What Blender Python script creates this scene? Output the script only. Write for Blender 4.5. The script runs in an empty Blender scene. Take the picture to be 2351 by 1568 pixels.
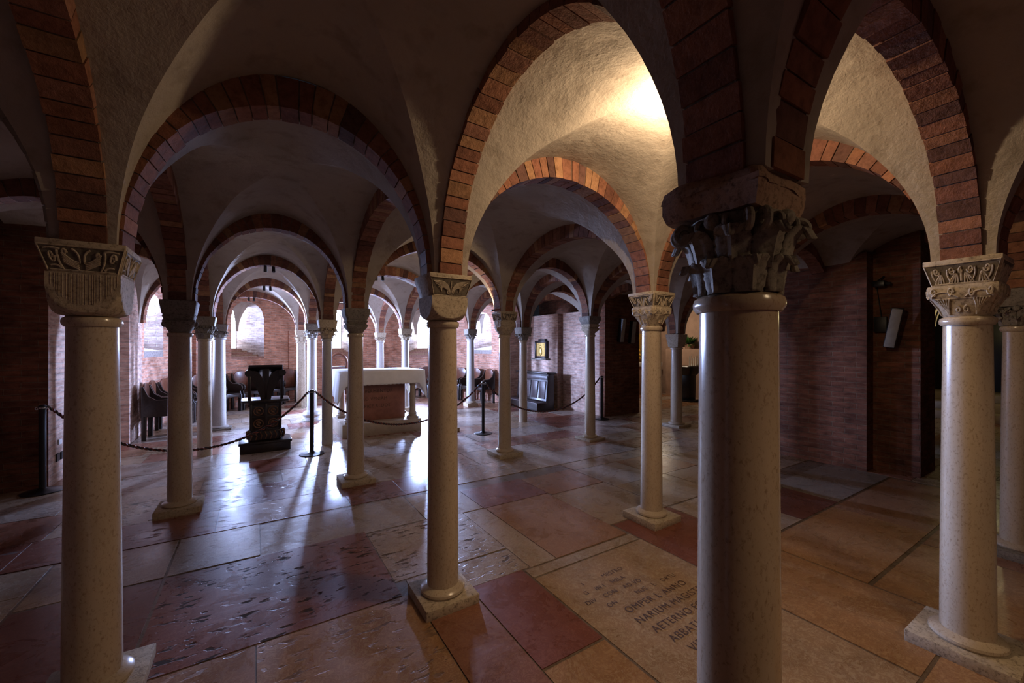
import bpy, bmesh, math, random
from mathutils import Vector, Matrix, noise
random.seed(7)
PI = math.pi
C = bpy.context.scene.collection
R = math.radians

# ------------------------------------------------------------------ helpers
class MB:
    """collects vertices, faces, one colour per face, optional uv per face corner"""
    def __init__(s):
        s.v = []; s.f = []; s.c = []; s.uv = []
    def add(s, vs, fs, col=(1, 1, 1, 0), uvs=None):
        o = len(s.v)
        s.v += [tuple(p) for p in vs]
        for k, f in enumerate(fs):
            s.f.append([i + o for i in f]); s.c.append(col)
            s.uv.append(uvs[k] if uvs else None)
    def box(s, x0, x1, y0, y1, z0, z1, col=(1, 1, 1, 0), top=1.0, rot=0, cen=None):
        cx, cy = (x0 + x1) / 2, (y0 + y1) / 2
        vs = []
        for z, k in ((z0, 1.0), (z1, top)):
            for x, y in ((x0, y0), (x1, y0), (x1, y1), (x0, y1)):
                vs.append((cx + (x - cx) * k, cy + (y - cy) * k, z))
        if rot:
            c0 = cen or (cx, cy)
            vs = [(c0[0] + (x - c0[0]) * math.cos(rot) - (y - c0[1]) * math.sin(rot),
                   c0[1] + (x - c0[0]) * math.sin(rot) + (y - c0[1]) * math.cos(rot), z) for x, y, z in vs]
        s.add(vs, [(3, 2, 1, 0), (4, 5, 6, 7), (0, 1, 5, 4), (1, 2, 6, 5), (2, 3, 7, 6), (3, 0, 4, 7)], col)
    def loft(s, rings, col=(1, 1, 1, 0), caps=True, closed=True):
        n = len(rings[0]); vs = [p for r in rings for p in r]; fs = []
        m = n if closed else n - 1
        for i in range(len(rings) - 1):
            for j in range(m):
                k = (j + 1) % n
                fs.append((i * n + j, i * n + k, (i + 1) * n + k, (i + 1) * n + j))
        if caps:
            fs.append(tuple(range(n - 1, -1, -1)))
            fs.append(tuple((len(rings) - 1) * n + j for j in range(n)))
        s.add(vs, fs, col)
    def lathe(s, prof, n=40, cx=0, cy=0, col=(1, 1, 1, 0), p=2.0):
        """prof: (r, z) or (r, z, exponent)"""
        rings = []
        for q in prof:
            r, z = q[0], q[1]; e = q[2] if len(q) > 2 else p
            ring = []
            for j in range(n):
                a = 2 * PI * j / n
                c, d = math.cos(a), math.sin(a)
                k = r / ((abs(c) ** e + abs(d) ** e) ** (1 / e)) if e != 2 else r
                ring.append((cx + c * k, cy + d * k, z))
            rings.append(ring)
        s.loft(rings, col)
    def tube(s, pts, rad, n=8, col=(1, 1, 1, 0), taper=None):
        pts = [Vector(p) for p in pts]; rings = []
        up = Vector((0, 0, 1)); prev = None
        for i, p in enumerate(pts):
            t = (pts[min(i + 1, len(pts) - 1)] - pts[max(i - 1, 0)])
            if t.length < 1e-9: t = Vector((0, 0, 1))
            t.normalize()
            if prev is None:
                u = t.cross(up)
                if u.length < 1e-3: u = t.cross(Vector((1, 0, 0)))
            else:
                u = prev - t * prev.dot(t)
                if u.length < 1e-6: u = t.cross(up)
            u.normalize(); w = t.cross(u); prev = u
            r = rad if taper is None else rad * taper(i / (len(pts) - 1))
            rings.append([tuple(p + (u * math.cos(2 * PI * j / n) + w * math.sin(2 * PI * j / n)) * r) for j in range(n)])
        s.loft(rings, col)
    def ball(s, c, r, n=12, m=8, sx=1, sy=1, sz=1, col=(1, 1, 1, 0)):
        rings = []
        for i in range(m + 1):
            a = -PI / 2 + PI * i / m
            rr = max(math.cos(a), 0.02) * r; z = math.sin(a) * r
            rings.append([(c[0] + sx * rr * math.cos(2 * PI * j / n), c[1] + sy * rr * math.sin(2 * PI * j / n), c[2] + sz * z) for j in range(n)])
        s.loft(rings, col)
    def build(s, name, mat, parent=None, loc=None, smooth=35, bevel=0, fix=True):
        me = bpy.data.meshes.new(name)
        me.from_pydata(s.v, [], s.f)
        ca = me.attributes.new('tint', 'FLOAT_COLOR', 'FACE')
        for i, c in enumerate(s.c): ca.data[i].color = c if len(c) == 4 else (*c, 0)
        if any(s.uv):
            ul = me.uv_layers.new(name='UVMap'); k = 0
            for i, f in enumerate(s.f):
                for j in range(len(f)):
                    if s.uv[i]: ul.data[k].uv = s.uv[i][j]
                    k += 1
        if fix:
            bm = bmesh.new(); bm.from_mesh(me)
            bmesh.ops.recalc_face_normals(bm, faces=bm.faces)
            if bevel:
                es = [e for e in bm.edges if len(e.link_faces) == 2 and e.calc_face_angle(0) > 0.6]
                bmesh.ops.bevel(bm, geom=es, offset=bevel, segments=2, affect='EDGES', profile=0.5)
            bm.to_mesh(me); bm.free()
        if smooth:
            for p in me.polygons: p.use_smooth = True
            me.set_sharp_from_angle(angle=R(smooth))
        me.materials.append(mat)
        o = bpy.data.objects.new(name, me); C.objects.link(o)
        if parent: o.parent = parent
        if loc: o.location = loc
        return o

def tag(o, label, cat, group=None):
    o['label'] = label; o['category'] = cat
    if group: o['group'] = group
    return o
def thing(name, label, cat, loc=(0, 0, 0), rz=0, group=None):
    o = bpy.data.objects.new(name, None); C.objects.link(o)
    o.empty_display_size = 0.1
    o.location = loc; o.rotation_euler = (0, 0, rz)
    return tag(o, label, cat, group)
def struct(o):
    o['kind'] = 'structure'; return o
def copy_tree(o, parent=None):
    c = o.copy(); C.objects.link(c)
    if parent: c.parent = parent
    for ch in list(o.children): copy_tree(ch, c)
    return c

# ------------------------------------------------------------------ materials
def mat(name):
    m = bpy.data.materials.new(name); m.use_nodes = True
    nt = m.node_tree; nt.nodes.clear()
    out = nt.nodes.new('ShaderNodeOutputMaterial'); b = nt.nodes.new('ShaderNodeBsdfPrincipled')
    nt.links.new(b.outputs[0], out.inputs[0])
    return m, nt, b
def N(nt, t, **kw):
    n = nt.nodes.new(t)
    for k, v in kw.items():
        if k in n.inputs: n.inputs[k].default_value = v
        else: setattr(n, k, v)
    return n
def ramp(nt, fac, stops):
    r = nt.nodes.new('ShaderNodeValToRGB'); e = r.color_ramp.elements
    while len(e) < len(stops): e.new(0.5)
    for i, (p, c) in enumerate(stops): e[i].position = p; e[i].color = (*c, 1) if len(c) == 3 else c
    nt.links.new(fac, r.inputs[0]); return r.outputs[0]
def mix(nt, fac, a, b, mode='MIX'):
    m = nt.nodes.new('ShaderNodeMix'); m.data_type = 'RGBA'; m.blend_type = mode
    for s, v in ((m.inputs[0], fac), (m.inputs[6], a), (m.inputs[7], b)):
        if hasattr(v, 'is_linked') or isinstance(v, bpy.types.NodeSocket): nt.links.new(v, s)
        else: s.default_value = v if not isinstance(v, tuple) else (*v[:3], 1)
    return m.outputs[2]
def noise_n(nt, scale, detail=4, rough=0.6, vec=None, dist=0.0):
    n = N(nt, 'ShaderNodeTexNoise', Scale=scale, Detail=detail, Roughness=rough, Distortion=dist)
    if vec: nt.links.new(vec, n.inputs['Vector'])
    return n.outputs['Fac']
def wpos(nt): return N(nt, 'ShaderNodeNewGeometry').outputs['Position']
def opos(nt): return N(nt, 'ShaderNodeTexCoord').outputs['Object']
def bump(nt, b, h, strength=0.4, dist=0.01, prev=None):
    n = N(nt, 'ShaderNodeBump', Strength=strength, Distance=dist)
    nt.links.new(h, n.inputs['Height'])
    if prev: nt.links.new(prev, n.inputs['Normal'])
    nt.links.new(n.outputs[0], b.inputs['Normal']); return n.outputs[0]

def simple(name, col, rough=0.5, metal=0, var=0.15, scale=12, bmp=0.0, spec=0.5):
    m, nt, b = mat(name)
    f = noise_n(nt, scale, vec=opos(nt))
    c0 = tuple(x * (1 - var) for x in col); c1 = tuple(min(1, x * (1 + var)) for x in col)
    nt.links.new(ramp(nt, f, [(0.3, c0), (0.7, c1)]), b.inputs['Base Color'])
    b.inputs['Roughness'].default_value = rough; b.inputs['Metallic'].default_value = metal
    b.inputs['Specular IOR Level'].default_value = spec
    if bmp: bump(nt, b, f, bmp, 0.01)
    return m

def m_plaster():
    m, nt, b = mat('vault_plaster'); P = wpos(nt)
    a = noise_n(nt, 2.2, 5, 0.6, P); c = noise_n(nt, 38, 5, 0.7, P, 0.4); d = noise_n(nt, 7, 4, 0.6, P)
    base = ramp(nt, a, [(0.25, (0.33, 0.28, 0.23)), (0.5, (0.39, 0.332, 0.272)), (0.8, (0.44, 0.375, 0.31))])
    spots = ramp(nt, d, [(0.30, (0.78, 0.76, 0.74)), (0.48, (1, 1, 1))])
    nt.links.new(mix(nt, 1.0, base, spots, 'MULTIPLY'), b.inputs['Base Color'])
    b.inputs['Roughness'].default_value = 0.85; b.inputs['Specular IOR Level'].default_value = 0.15
    p = bump(nt, b, d, 0.35, 0.03); bump(nt, b, c, 0.35, 0.012, p)
    return m
def m_tintbrick():
    m, nt, b = mat('arch_brick'); P = wpos(nt)
    at = N(nt, 'ShaderNodeAttribute', attribute_name='tint')
    a = noise_n(nt, 24, 5, 0.7, P); c = noise_n(nt, 110, 3, 0.6, P)
    v = ramp(nt, a, [(0.28, (0.55, 0.52, 0.5)), (0.55, (1, 1, 1)), (0.8, (1.25, 1.2, 1.15))])
    nt.links.new(mix(nt, 1.0, at.outputs['Color'], v, 'MULTIPLY'), b.inputs['Base Color'])
    b.inputs['Roughness'].default_value = 0.85; b.inputs['Specular IOR Level'].default_value = 0.2
    p = bump(nt, b, a, 0.5, 0.012); bump(nt, b, c, 0.3, 0.004, p)
    return m
def m_wallbrick(name, c1, c2, mort, stain=(0.6, 0.5, 0.45)):
    m, nt, b = mat(name); uv = N(nt, 'ShaderNodeTexCoord').outputs['UV']; P = wpos(nt)
    wob = N(nt, 'ShaderNodeTexNoise', Scale=3.0, Detail=3.0); nt.links.new(P, wob.inputs['Vector'])
    vm = N(nt, 'ShaderNodeVectorMath', operation='MULTIPLY_ADD')
    nt.links.new(wob.outputs['Color'], vm.inputs[0]); vm.inputs[1].default_value = (0.06, 0.03, 0); nt.links.new(uv, vm.inputs[2])
    br = N(nt, 'ShaderNodeTexBrick', Scale=1.0)
    br.inputs['Brick Width'].default_value = 0.27; br.inputs['Row Height'].default_value = 0.068
    br.inputs['Mortar Size'].default_value = 0.007; br.inputs['Mortar Smooth'].default_value = 0.9; br.inputs['Bias'].default_value = -0.1
    br.inputs['Color1'].default_value = (*c1, 1); br.inputs['Color2'].default_value = (*c2, 1); br.inputs['Mortar'].default_value = (*mort, 1)
    nt.links.new(vm.outputs[0], br.inputs['Vector'])
    a = noise_n(nt, 1.7, 6, 0.65, P); c = noise_n(nt, 30, 4, 0.7, P)
    # individual brick shade
    st = N(nt, 'ShaderNodeMapping'); st.inputs['Scale'].default_value = (3.7, 14.7, 1); nt.links.new(uv, st.inputs['Vector'])
    e = noise_n(nt, 1.3, 2, 0.6, st.outputs[0])
    k = mix(nt, 1.0, br.outputs['Color'], ramp(nt, a, [(0.28, stain), (0.5, (1, 1, 1)), (0.7, (1.3, 1.25, 1.22))]), 'MULTIPLY')
    k = mix(nt, 1.0, k, ramp(nt, e, [(0.3, (0.62, 0.58, 0.56)), (0.5, (1, 1, 1)), (0.72, (1.3, 1.27, 1.24))]), 'MULTIPLY')
    k = mix(nt, 1.0, k, ramp(nt, c, [(0.25, (0.7, 0.7, 0.7)), (0.5, (1, 1, 1))]), 'MULTIPLY')
    nt.links.new(k, b.inputs['Base Color'])
    b.inputs['Roughness'].default_value = 0.9; b.inputs['Specular IOR Level'].default_value = 0.15
    inv = N(nt, 'ShaderNodeMath', operation='SUBTRACT'); inv.inputs[0].default_value = 1; nt.links.new(br.outputs['Fac'], inv.inputs[1])
    p = bump(nt, b, inv.outputs[0], 0.5, 0.008); bump(nt, b, c, 0.35, 0.01, p)
    return m
def m_marble(name, ca, cb, rough=0.25, speck=True, dark=(0.62, 0.55, 0.48)):
    m, nt, b = mat(name); P = opos(nt)
    mp = N(nt, 'ShaderNodeMapping'); mp.inputs['Scale'].default_value = (1, 1, 0.55); nt.links.new(P, mp.inputs['Vector'])
    a = noise_n(nt, 3.0, 6, 0.65, mp.outputs[0], 0.6); c = noise_n(nt, 95, 5, 0.75, mp.outputs[0], 0.4)
    k = ramp(nt, a, [(0.3, ca), (0.7, cb)])
    if speck: k = mix(nt, 1.0, k, ramp(nt, c, [(0.33, dark), (0.47, (1, 1, 1))]), 'MULTIPLY')
    nt.links.new(k, b.inputs['Base Color']); b.inputs['Roughness'].default_value = rough
    bump(nt, b, a, 0.08, 0.01)
    return m
def m_carved(name, ca, cb, rough=0.75, dirt=(0.35, 0.32, 0.3)):
    m, nt, b = mat(name); P = opos(nt)
    a = noise_n(nt, 14, 6, 0.7, P); c = noise_n(nt, 60, 4, 0.7, P)
    k = ramp(nt, a, [(0.3, ca), (0.7, cb)])
    k = mix(nt, 1.0, k, ramp(nt, c, [(0.3, dirt), (0.5, (1, 1, 1))]), 'MULTIPLY')
    nt.links.new(k, b.inputs['Base Color']); b.inputs['Roughness'].default_value = rough
    b.inputs['Specular IOR Level'].default_value = 0.2
    p = bump(nt, b, a, 0.35, 0.012); bump(nt, b, c, 0.3, 0.004, p)
    return m
def m_floor():
    m, nt, b = mat('floor_marble'); P = wpos(nt)
    at = N(nt, 'ShaderNodeAttribute', attribute_name='tint')
    a = noise_n(nt, 3.2, 6, 0.7, P, 1.2); v = noise_n(nt, 20, 6, 0.75, P, 1.4); f = noise_n(nt, 55, 4, 0.7, P)
    k = mix(nt, 1.0, at.outputs['Color'], ramp(nt, a, [(0.3, (0.70, 0.67, 0.64)), (0.52, (.84, .84, .84)), (0.75, (.98, .95, .92))]), 'MULTIPLY')
    # reddish network of veins
    vein = ramp(nt, v, [(0.42, (1, 1, 1)), (0.485, (0.66, 0.5, 0.42)), (0.50, (0.6, 0.44, 0.36)), (0.515, (0.66, 0.5, 0.42)), (0.58, (1, 1, 1))])
    k = mix(nt, 0.75, k, vein, 'MULTIPLY')
    # pits, only on the worn slabs (alpha of the tint)
    mp = N(nt, 'ShaderNodeMapping'); mp.inputs['Scale'].default_value = (9, 26, 1); nt.links.new(P, mp.inputs['Vector'])
    pn = noise_n(nt, 1.0, 3, 0.6, mp.outputs[0], 0.3); big = noise_n(nt, 3.6, 2, 0.5, P)
    pm = N(nt, 'ShaderNodeMath', operation='MULTIPLY'); 
    pr = ramp(nt, pn, [(0.575, (0, 0, 0)), (0.61, (1, 1, 1))]); br_ = ramp(nt, big, [(0.42, (0, 0, 0)), (0.52, (1, 1, 1))])
    nt.links.new(pr, pm.inputs[0]); nt.links.new(br_, pm.inputs[1])
    pm2 = N(nt, 'ShaderNodeMath', operation='MULTIPLY'); nt.links.new(pm.outputs[0], pm2.inputs[0]); nt.links.new(at.outputs['Alpha'], pm2.inputs[1])
    k = mix(nt, pm2.outputs[0], k, (0.05, 0.03, 0.022))
    nt.links.new(k, b.inputs['Base Color'])
    rr = N(nt, 'ShaderNodeMapRange'); nt.links.new(a, rr.inputs['Value'])
    rr.inputs['From Min'].default_value = 0.25; rr.inputs['From Max'].default_value = 0.75; rr.inputs['To Min'].default_value = 0.20; rr.inputs['To Max'].default_value = 0.38
    r2 = N(nt, 'ShaderNodeMath', operation='ADD'); nt.links.new(rr.outputs[0], r2.inputs[0]); nt.links.new(pm2.outputs[0], r2.inputs[1])
    nt.links.new(r2.outputs[0], b.inputs['Roughness'])
    # worn, faintly rippled surface
    st = N(nt, 'ShaderNodeMapping'); st.inputs['Scale'].default_value = (1.2, 24, 1); nt.links.new(P, st.inputs['Vector'])
    sc = noise_n(nt, 1.0, 3, 0.6, st.outputs[0])
    inv = N(nt, 'ShaderNodeMath', operation='SUBTRACT'); inv.inputs[0].default_value = 1; nt.links.new(pm2.outputs[0], inv.inputs[1])
    p = bump(nt, b, sc, 0.10, 0.01); p = bump(nt, b, f, 0.06, 0.004, p); bump(nt, b, inv.outputs[0], 0.8, 0.008, p)
    return m
def m_emit(name, col, s):
    m = bpy.data.materials.new(name); m.use_nodes = True; nt = m.node_tree; nt.nodes.clear()
    o = nt.nodes.new('ShaderNodeOutputMaterial'); e = nt.nodes.new('ShaderNodeEmission')
    e.inputs[0].default_value = (*col, 1); e.inputs[1].default_value = s
    nt.links.new(e.outputs[0], o.inputs[0]); return m

M = {}
M['plaster'] = m_plaster()
M['brick'] = m_tintbrick()
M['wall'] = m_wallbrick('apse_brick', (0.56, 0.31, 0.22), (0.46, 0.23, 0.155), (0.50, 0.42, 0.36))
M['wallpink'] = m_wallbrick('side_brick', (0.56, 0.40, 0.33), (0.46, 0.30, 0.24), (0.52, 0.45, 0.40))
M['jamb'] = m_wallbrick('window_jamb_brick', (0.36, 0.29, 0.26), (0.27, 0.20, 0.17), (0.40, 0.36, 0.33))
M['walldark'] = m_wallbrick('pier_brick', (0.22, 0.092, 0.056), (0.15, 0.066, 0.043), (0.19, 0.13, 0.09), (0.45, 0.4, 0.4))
M['shaft'] = m_marble('column_marble', (0.47, 0.38, 0.275), (0.56, 0.465, 0.35), 0.22)
M['shaftbrown'] = m_marble('brown_column_marble', (0.38, 0.28, 0.19), (0.47, 0.355, 0.245), 0.2)
M['shaftgrey'] = m_marble('grey_column_marble', (0.40, 0.38, 0.36), (0.52, 0.50, 0.48), 0.35)
M['stone'] = m_carved('carved_limestone', (0.42, 0.34, 0.24), (0.56, 0.47, 0.35))
M['stonedark'] = m_carved('dark_carved_stone', (0.21, 0.18, 0.145), (0.31, 0.27, 0.22))
M['stonegrey'] = m_carved('grey_carved_stone', (0.20, 0.18, 0.155), (0.32, 0.285, 0.245))
M['recess'] = m_carved('dirty_stone_ground', (0.10, 0.08, 0.06), (0.2, 0.165, 0.125))  # shade of the carved recesses put into the colour
M['impost'] = m_carved('brown_impost_stone', (0.28, 0.17, 0.115), (0.42, 0.27, 0.185), 0.7)
M['floor'] = m_floor()
M['wood'] = simple('dark_walnut', (0.022, 0.014, 0.011), 0.3, var=0.4, scale=30)
M['woodbrown'] = simple('reddish_walnut', (0.13, 0.045, 0.022), 0.28, var=0.35, scale=18)
M['woodgrey'] = simple('grey_panel_wood', (0.075, 0.055, 0.055), 0.35, var=0.3, scale=22)  # lighter, greyer wood for the kneeler's front panels and boards
M['black'] = simple('black_paint', (0.012, 0.012, 0.014), 0.35, var=0.2)
M['iron'] = simple('cast_iron', (0.018, 0.018, 0.02), 0.45, var=0.2)
M['chrome'] = simple('brushed_chrome', (0.5, 0.5, 0.5), 0.25, metal=1, var=0.1)
M['rope'] = simple('dark_red_cord', (0.16, 0.03, 0.018), 0.55, var=0.5, scale=60, bmp=0.3)
M['cloth'] = simple('white_linen', (0.72, 0.70, 0.68), 0.85, var=0.05, scale=8, bmp=0.08)
M['altarstone'] = simple('beige_altar_stone', (0.42, 0.34, 0.25), 0.5, var=0.12, scale=10, bmp=0.05)
M['redstone'] = simple('red_marble_block', (0.27, 0.105, 0.065), 0.45, var=0.22, scale=9)
M['letter'] = simple('engraved_letters', (0.09, 0.045, 0.028), 0.8)
M['gold'] = simple('gilded_relief', (0.55, 0.36, 0.10), 0.4, metal=0.6, var=0.3, scale=25, bmp=0.3)
M['ochre'] = simple('gilt_medallion', (0.16, 0.07, 0.03), 0.5, var=0.4, scale=40, bmp=0.4)
M['speaker'] = simple('grey_speaker', (0.34, 0.31, 0.26), 0.6)
M['leaf'] = simple('green_leaves', (0.045, 0.12, 0.025), 0.5, var=0.4)
M['flower'] = simple('yellow_petals', (0.75, 0.42, 0.05), 0.6, var=0.3, scale=30)
M['candle'] = simple('white_wax', (0.75, 0.72, 0.65), 0.5)
M['chalk'] = simple('chapel_plaster', (0.46, 0.31, 0.24), 0.85, var=0.15, scale=4, bmp=0.1)
M['iron_lamp'] = M['black']
M['pane'] = m_emit('bright_daylight_glass', (0.62, 0.74, 1.0), 15.0)
M['white'] = simple('white_plastic', (0.7, 0.7, 0.7), 0.5)

# ------------------------------------------------------------------ camera
YAW = R(32.3)
cam = bpy.data.cameras.new('camera'); co = bpy.data.objects.new('camera', cam); C.objects.link(co)
cam.sensor_width = 36; cam.lens = 930 / 2351 * 36; cam.shift_y = 14 / 2351
co.location = (0, 0, 1.6); co.rotation_euler = (PI / 2, 0, -YAW); cam.clip_start = 0.02
bpy.context.scene.camera = co

# ------------------------------------------------------------------ nodes of the vault grid (x, y, springing height)
ND = {
 'a0': (-2.4, -1.8, 2.05), 'b0': (-.63, -1.8, 2.05), 'c0': (1.05, -1.8, 2.05), 'd0': (3.15, -1.8, 2.05), 'e0': (5.0, -1.8, 2.05), 'f0': (7.0, -1.8, 2.05),
 'a1': (-2.4, .58, 2.05), 'B1': (-.63, .58, 2.05), 'E': (1.112, .606, 2.025), 'F': (3.195, .527, 2.06), 'F2': (4.99, .55, 2.05), 'f1': (6.98, .4, 2.05),
 'a2': (-2.4, 2.6, 2.05), 'A': (-.632, 2.60, 2.058), 'C': (1.012, 2.43, 2.05), 'G': (3.12, 2.50, 2.105), 'X': (4.95, 2.50, 2.06), 'p2': (7.0, 2.5, 2.1),
 'a3': (-2.4, 5.15, 2.05), 'K': (-.634, 5.14, 2.057), 'D': (1.01, 5.10, 2.06), 'H': (3.145, 5.18, 2.13), 'I': (4.95, 5.27, 2.14), 'J': (7.26, 5.2, 1.87),
 'a4': (-2.4, 7.5, 2.05), 'L': (-.644, 7.52, 2.055), 'Q': (1.0, 7.32, 2.055), 'V': (3.13, 7.32, 2.06), 'U': (4.89, 7.28, 2.03), 'g4': (6.95, 7.3, 2.1),
 'a5': (-1.85, 9.9, 2.05), 'M': (-.61, 9.80, 2.055), 'P': (1.04, 9.9, 2.12), 'S': (3.13, 9.9, 2.06), 'T': (4.95, 9.95, 2.1), 'f5': (6.5, 9.95, 2.1),
 'a6': (-1.2, 12.3, 2.05), 'N': (1.03, 12.3, 2.07), 'Rr': (3.13, 12.3, 2.04), 'f6': (5.45, 12.3, 2.05),
 'w6': (-1.9, 11.4, 2.05), 'v6': (6.1, 11.4, 2.05), 'n7': (1.15, 14.3, 2.05), 'r7': (3.05, 14.3, 2.05), 'm7': (-.5, 13.6, 2.05), 's7': (4.7, 13.6, 2.05),
 'h0': (9.6, -1.8, 2.05), 'h1': (9.6, .4, 2.05), 'h2': (9.6, 2.6, 2.05), 'h3': (9.6, 5.2, 1.95), 'h4': (9.4, 7.3, 2.05), 'h5': (9.4, 10.0, 2.05),
 'i0': (12.2, -1.8, 2.05), 'i1': (12.2, .4, 2.05), 'i2': (12.2, 2.6, 2.05), 'i3': (12.2, 5.2, 2.05), 'i4': (12.2, 7.3, 2.05), 'i5': (12.2, 10.0, 2.05),
 'j0': (14.8, -1.8, 2.05), 'j1': (14.8, .4, 2.05), 'j2': (14.8, 2.6, 2.05), 'j3': (14.8, 5.2, 2.05),
}
SHORT = {'A': 'left foreground column', 'B1': 'column beside the camera', 'C': 'winged-impost centre column', 'E': 'big leaf-capital column', 'F': 'right foreground column',
 'F2': 'column at the right edge', 'G': 'interlace-impost column', 'X': 'column behind the widest one', 'K': 'dark block-capital column', 'D': 'column before the altar',
 'H': 'warm-lit right-hand column', 'I': 'column before the dark pier', 'J': 'plain-capital column', 'L': 'slim left-row column', 'Q': 'golden-capital column', 'V': 'column behind the centre one',
 'U': 'column beside the kneeler', 'M': 'grey left-row column', 'P': 'round-based column', 'S': 'right white altar column', 'T': 'grey column by the right seats', 'N': 'rough white column', 'Rr': 'left white altar column',
 'a1': 'near left wall', 'a2': 'left wall', 'a3': 'left brick wall', 'a4': 'left brick pier', 'a5': 'left apse corner', 'a6': 'left apse wall', 'f5': 'right apse corner', 'f6': 'right apse wall',
 'g4': 'dark right pier', 'p2': 'brown brick pier', 'f1': 'right aisle pillar', 'n7': 'apse wall left of middle', 'r7': 'apse wall right of middle',
 'h1': 'far aisle', 'h2': 'far aisle brick pillar', 'h3': 'chapel pillar', 'h4': 'chapel wall', 'c0': 'rear wall', 'b0': 'rear left wall', 'd0': 'rear right wall', 'e0': 'rear wall at right', 'i3': 'chapel far wall', 'i2': 'aisle far wall'}

ZC, ZW = 2.885, 3.04
BR = [(0.27, 0.115, 0.068), (0.24, 0.098, 0.06), (0.31, 0.14, 0.08), (0.19, 0.08, 0.053), (0.36, 0.19, 0.10), (0.14, 0.068, 0.052), (0.28, 0.13, 0.085), (0.22, 0.095, 0.06)]
def brickcol(rng):
    c = rng.choice(BR); k = rng.uniform(0.82, 1.15)
    return (c[0] * k, c[1] * k, c[2] * k, 0)

def rib(na, nb, zc=ZC, width=0.15, depth=0.16, inset=0.125):
    rng = random.Random(hash((na, nb)) % 1000 if False else sum(map(ord, na + nb)) * 7)
    ax, ay, az = ND[na]; bx, by, bz = ND[nb]
    A, B = Vector((ax, ay, 0)), Vector((bx, by, 0)); L = (B - A).length; d = (B - A) / L; w = Vector((-d.y, d.x, 0)); mid = (A + B) / 2
    a = L / 2 - inset
    K = 400; pts = []
    for i in range(K + 1):
        ph = PI * i / K
        t = -a * math.cos(ph); f = (t + L / 2) / L; z0 = az + (bz - az) * f
        pts.append((t, z0 + (zc - z0) * math.sin(ph) ** 0.94))
    cum = [0]
    for i in range(K): cum.append(cum[-1] + math.hypot(pts[i + 1][0] - pts[i][0], pts[i + 1][1] - pts[i][1]))
    tot = cum[-1]
    def at(s):
        s = min(max(s, 0), tot); i = 0
        lo, hi = 0, K
        while hi - lo > 1:
            m_ = (lo + hi) // 2
            if cum[m_] <= s: lo = m_
            else: hi = m_
        k = (s - cum[lo]) / max(cum[lo + 1] - cum[lo], 1e-9)
        t = pts[lo][0] + (pts[lo + 1][0] - pts[lo][0]) * k; z = pts[lo][1] + (pts[lo + 1][1] - pts[lo][1]) * k
        dx, dz = pts[lo + 1][0] - pts[lo][0], pts[lo + 1][1] - pts[lo][1]; q = math.hypot(dx, dz)
        return t, z, -dz / q, dx / q
    def P(s, off, lat):
        t, z, nx, nz = at(s)
        return tuple(mid + d * (t + nx * off) + w * lat + Vector((0, 0, z + nz * off)))
    mb = MB(); h = width / 2
    # mortar core
    rings = []
    for i in range(49):
        s = tot * i / 48
        rings.append([P(s, 0.007, -h + .006), P(s, 0.007, h - .006), P(s, depth, h - .006), P(s, depth, -h + .006)])
    mb.loft(rings, (0.17, 0.125, 0.09, 0))
    n = max(8, int(round(tot / 0.074))); s = 0
    bounds = [0.0]
    for i in range(n): bounds.append(bounds[-1] + rng.uniform(0.8, 1.25))
    bounds = [b / bounds[-1] * tot for b in bounds]
    for i in range(n):
        g = 0.0032
        s0, s1 = bounds[i] + g, bounds[i + 1] - g
        o = rng.uniform(-0.004, 0.003); l0 = -h + rng.uniform(-.003, .003); l1 = h + rng.uniform(-.003, .003)
        tw = rng.uniform(-.003, .003)
        vs = [P(s0, o, l0), P(s1, o, l0), P(s1, o + tw, l1), P(s0, o + tw, l1), P(s0, depth, l0), P(s1, depth, l0), P(s1, depth, l1), P(s0, depth, l1)]
        mb.add(vs, [(3, 2, 1, 0), (4, 5, 6, 7), (0, 1, 5, 4), (1, 2, 6, 5), (2, 3, 7, 6), (3, 0, 4, 7)], brickcol(rng))
    if (na, nb) == ('a2', 'A'):     # this one is plastered over
        o = mb.build('plastered_arch', M['plaster'], smooth=0)
        return tag(o, 'plastered arch from the left foreground column to the left wall', 'arch')
    o = mb.build('brick_arch', M['brick'], smooth=0)
    tag(o, f"brick arch from the {SHORT[na]} to the {SHORT[nb]}", 'arch', 'brick arches between the columns')
    return o

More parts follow.
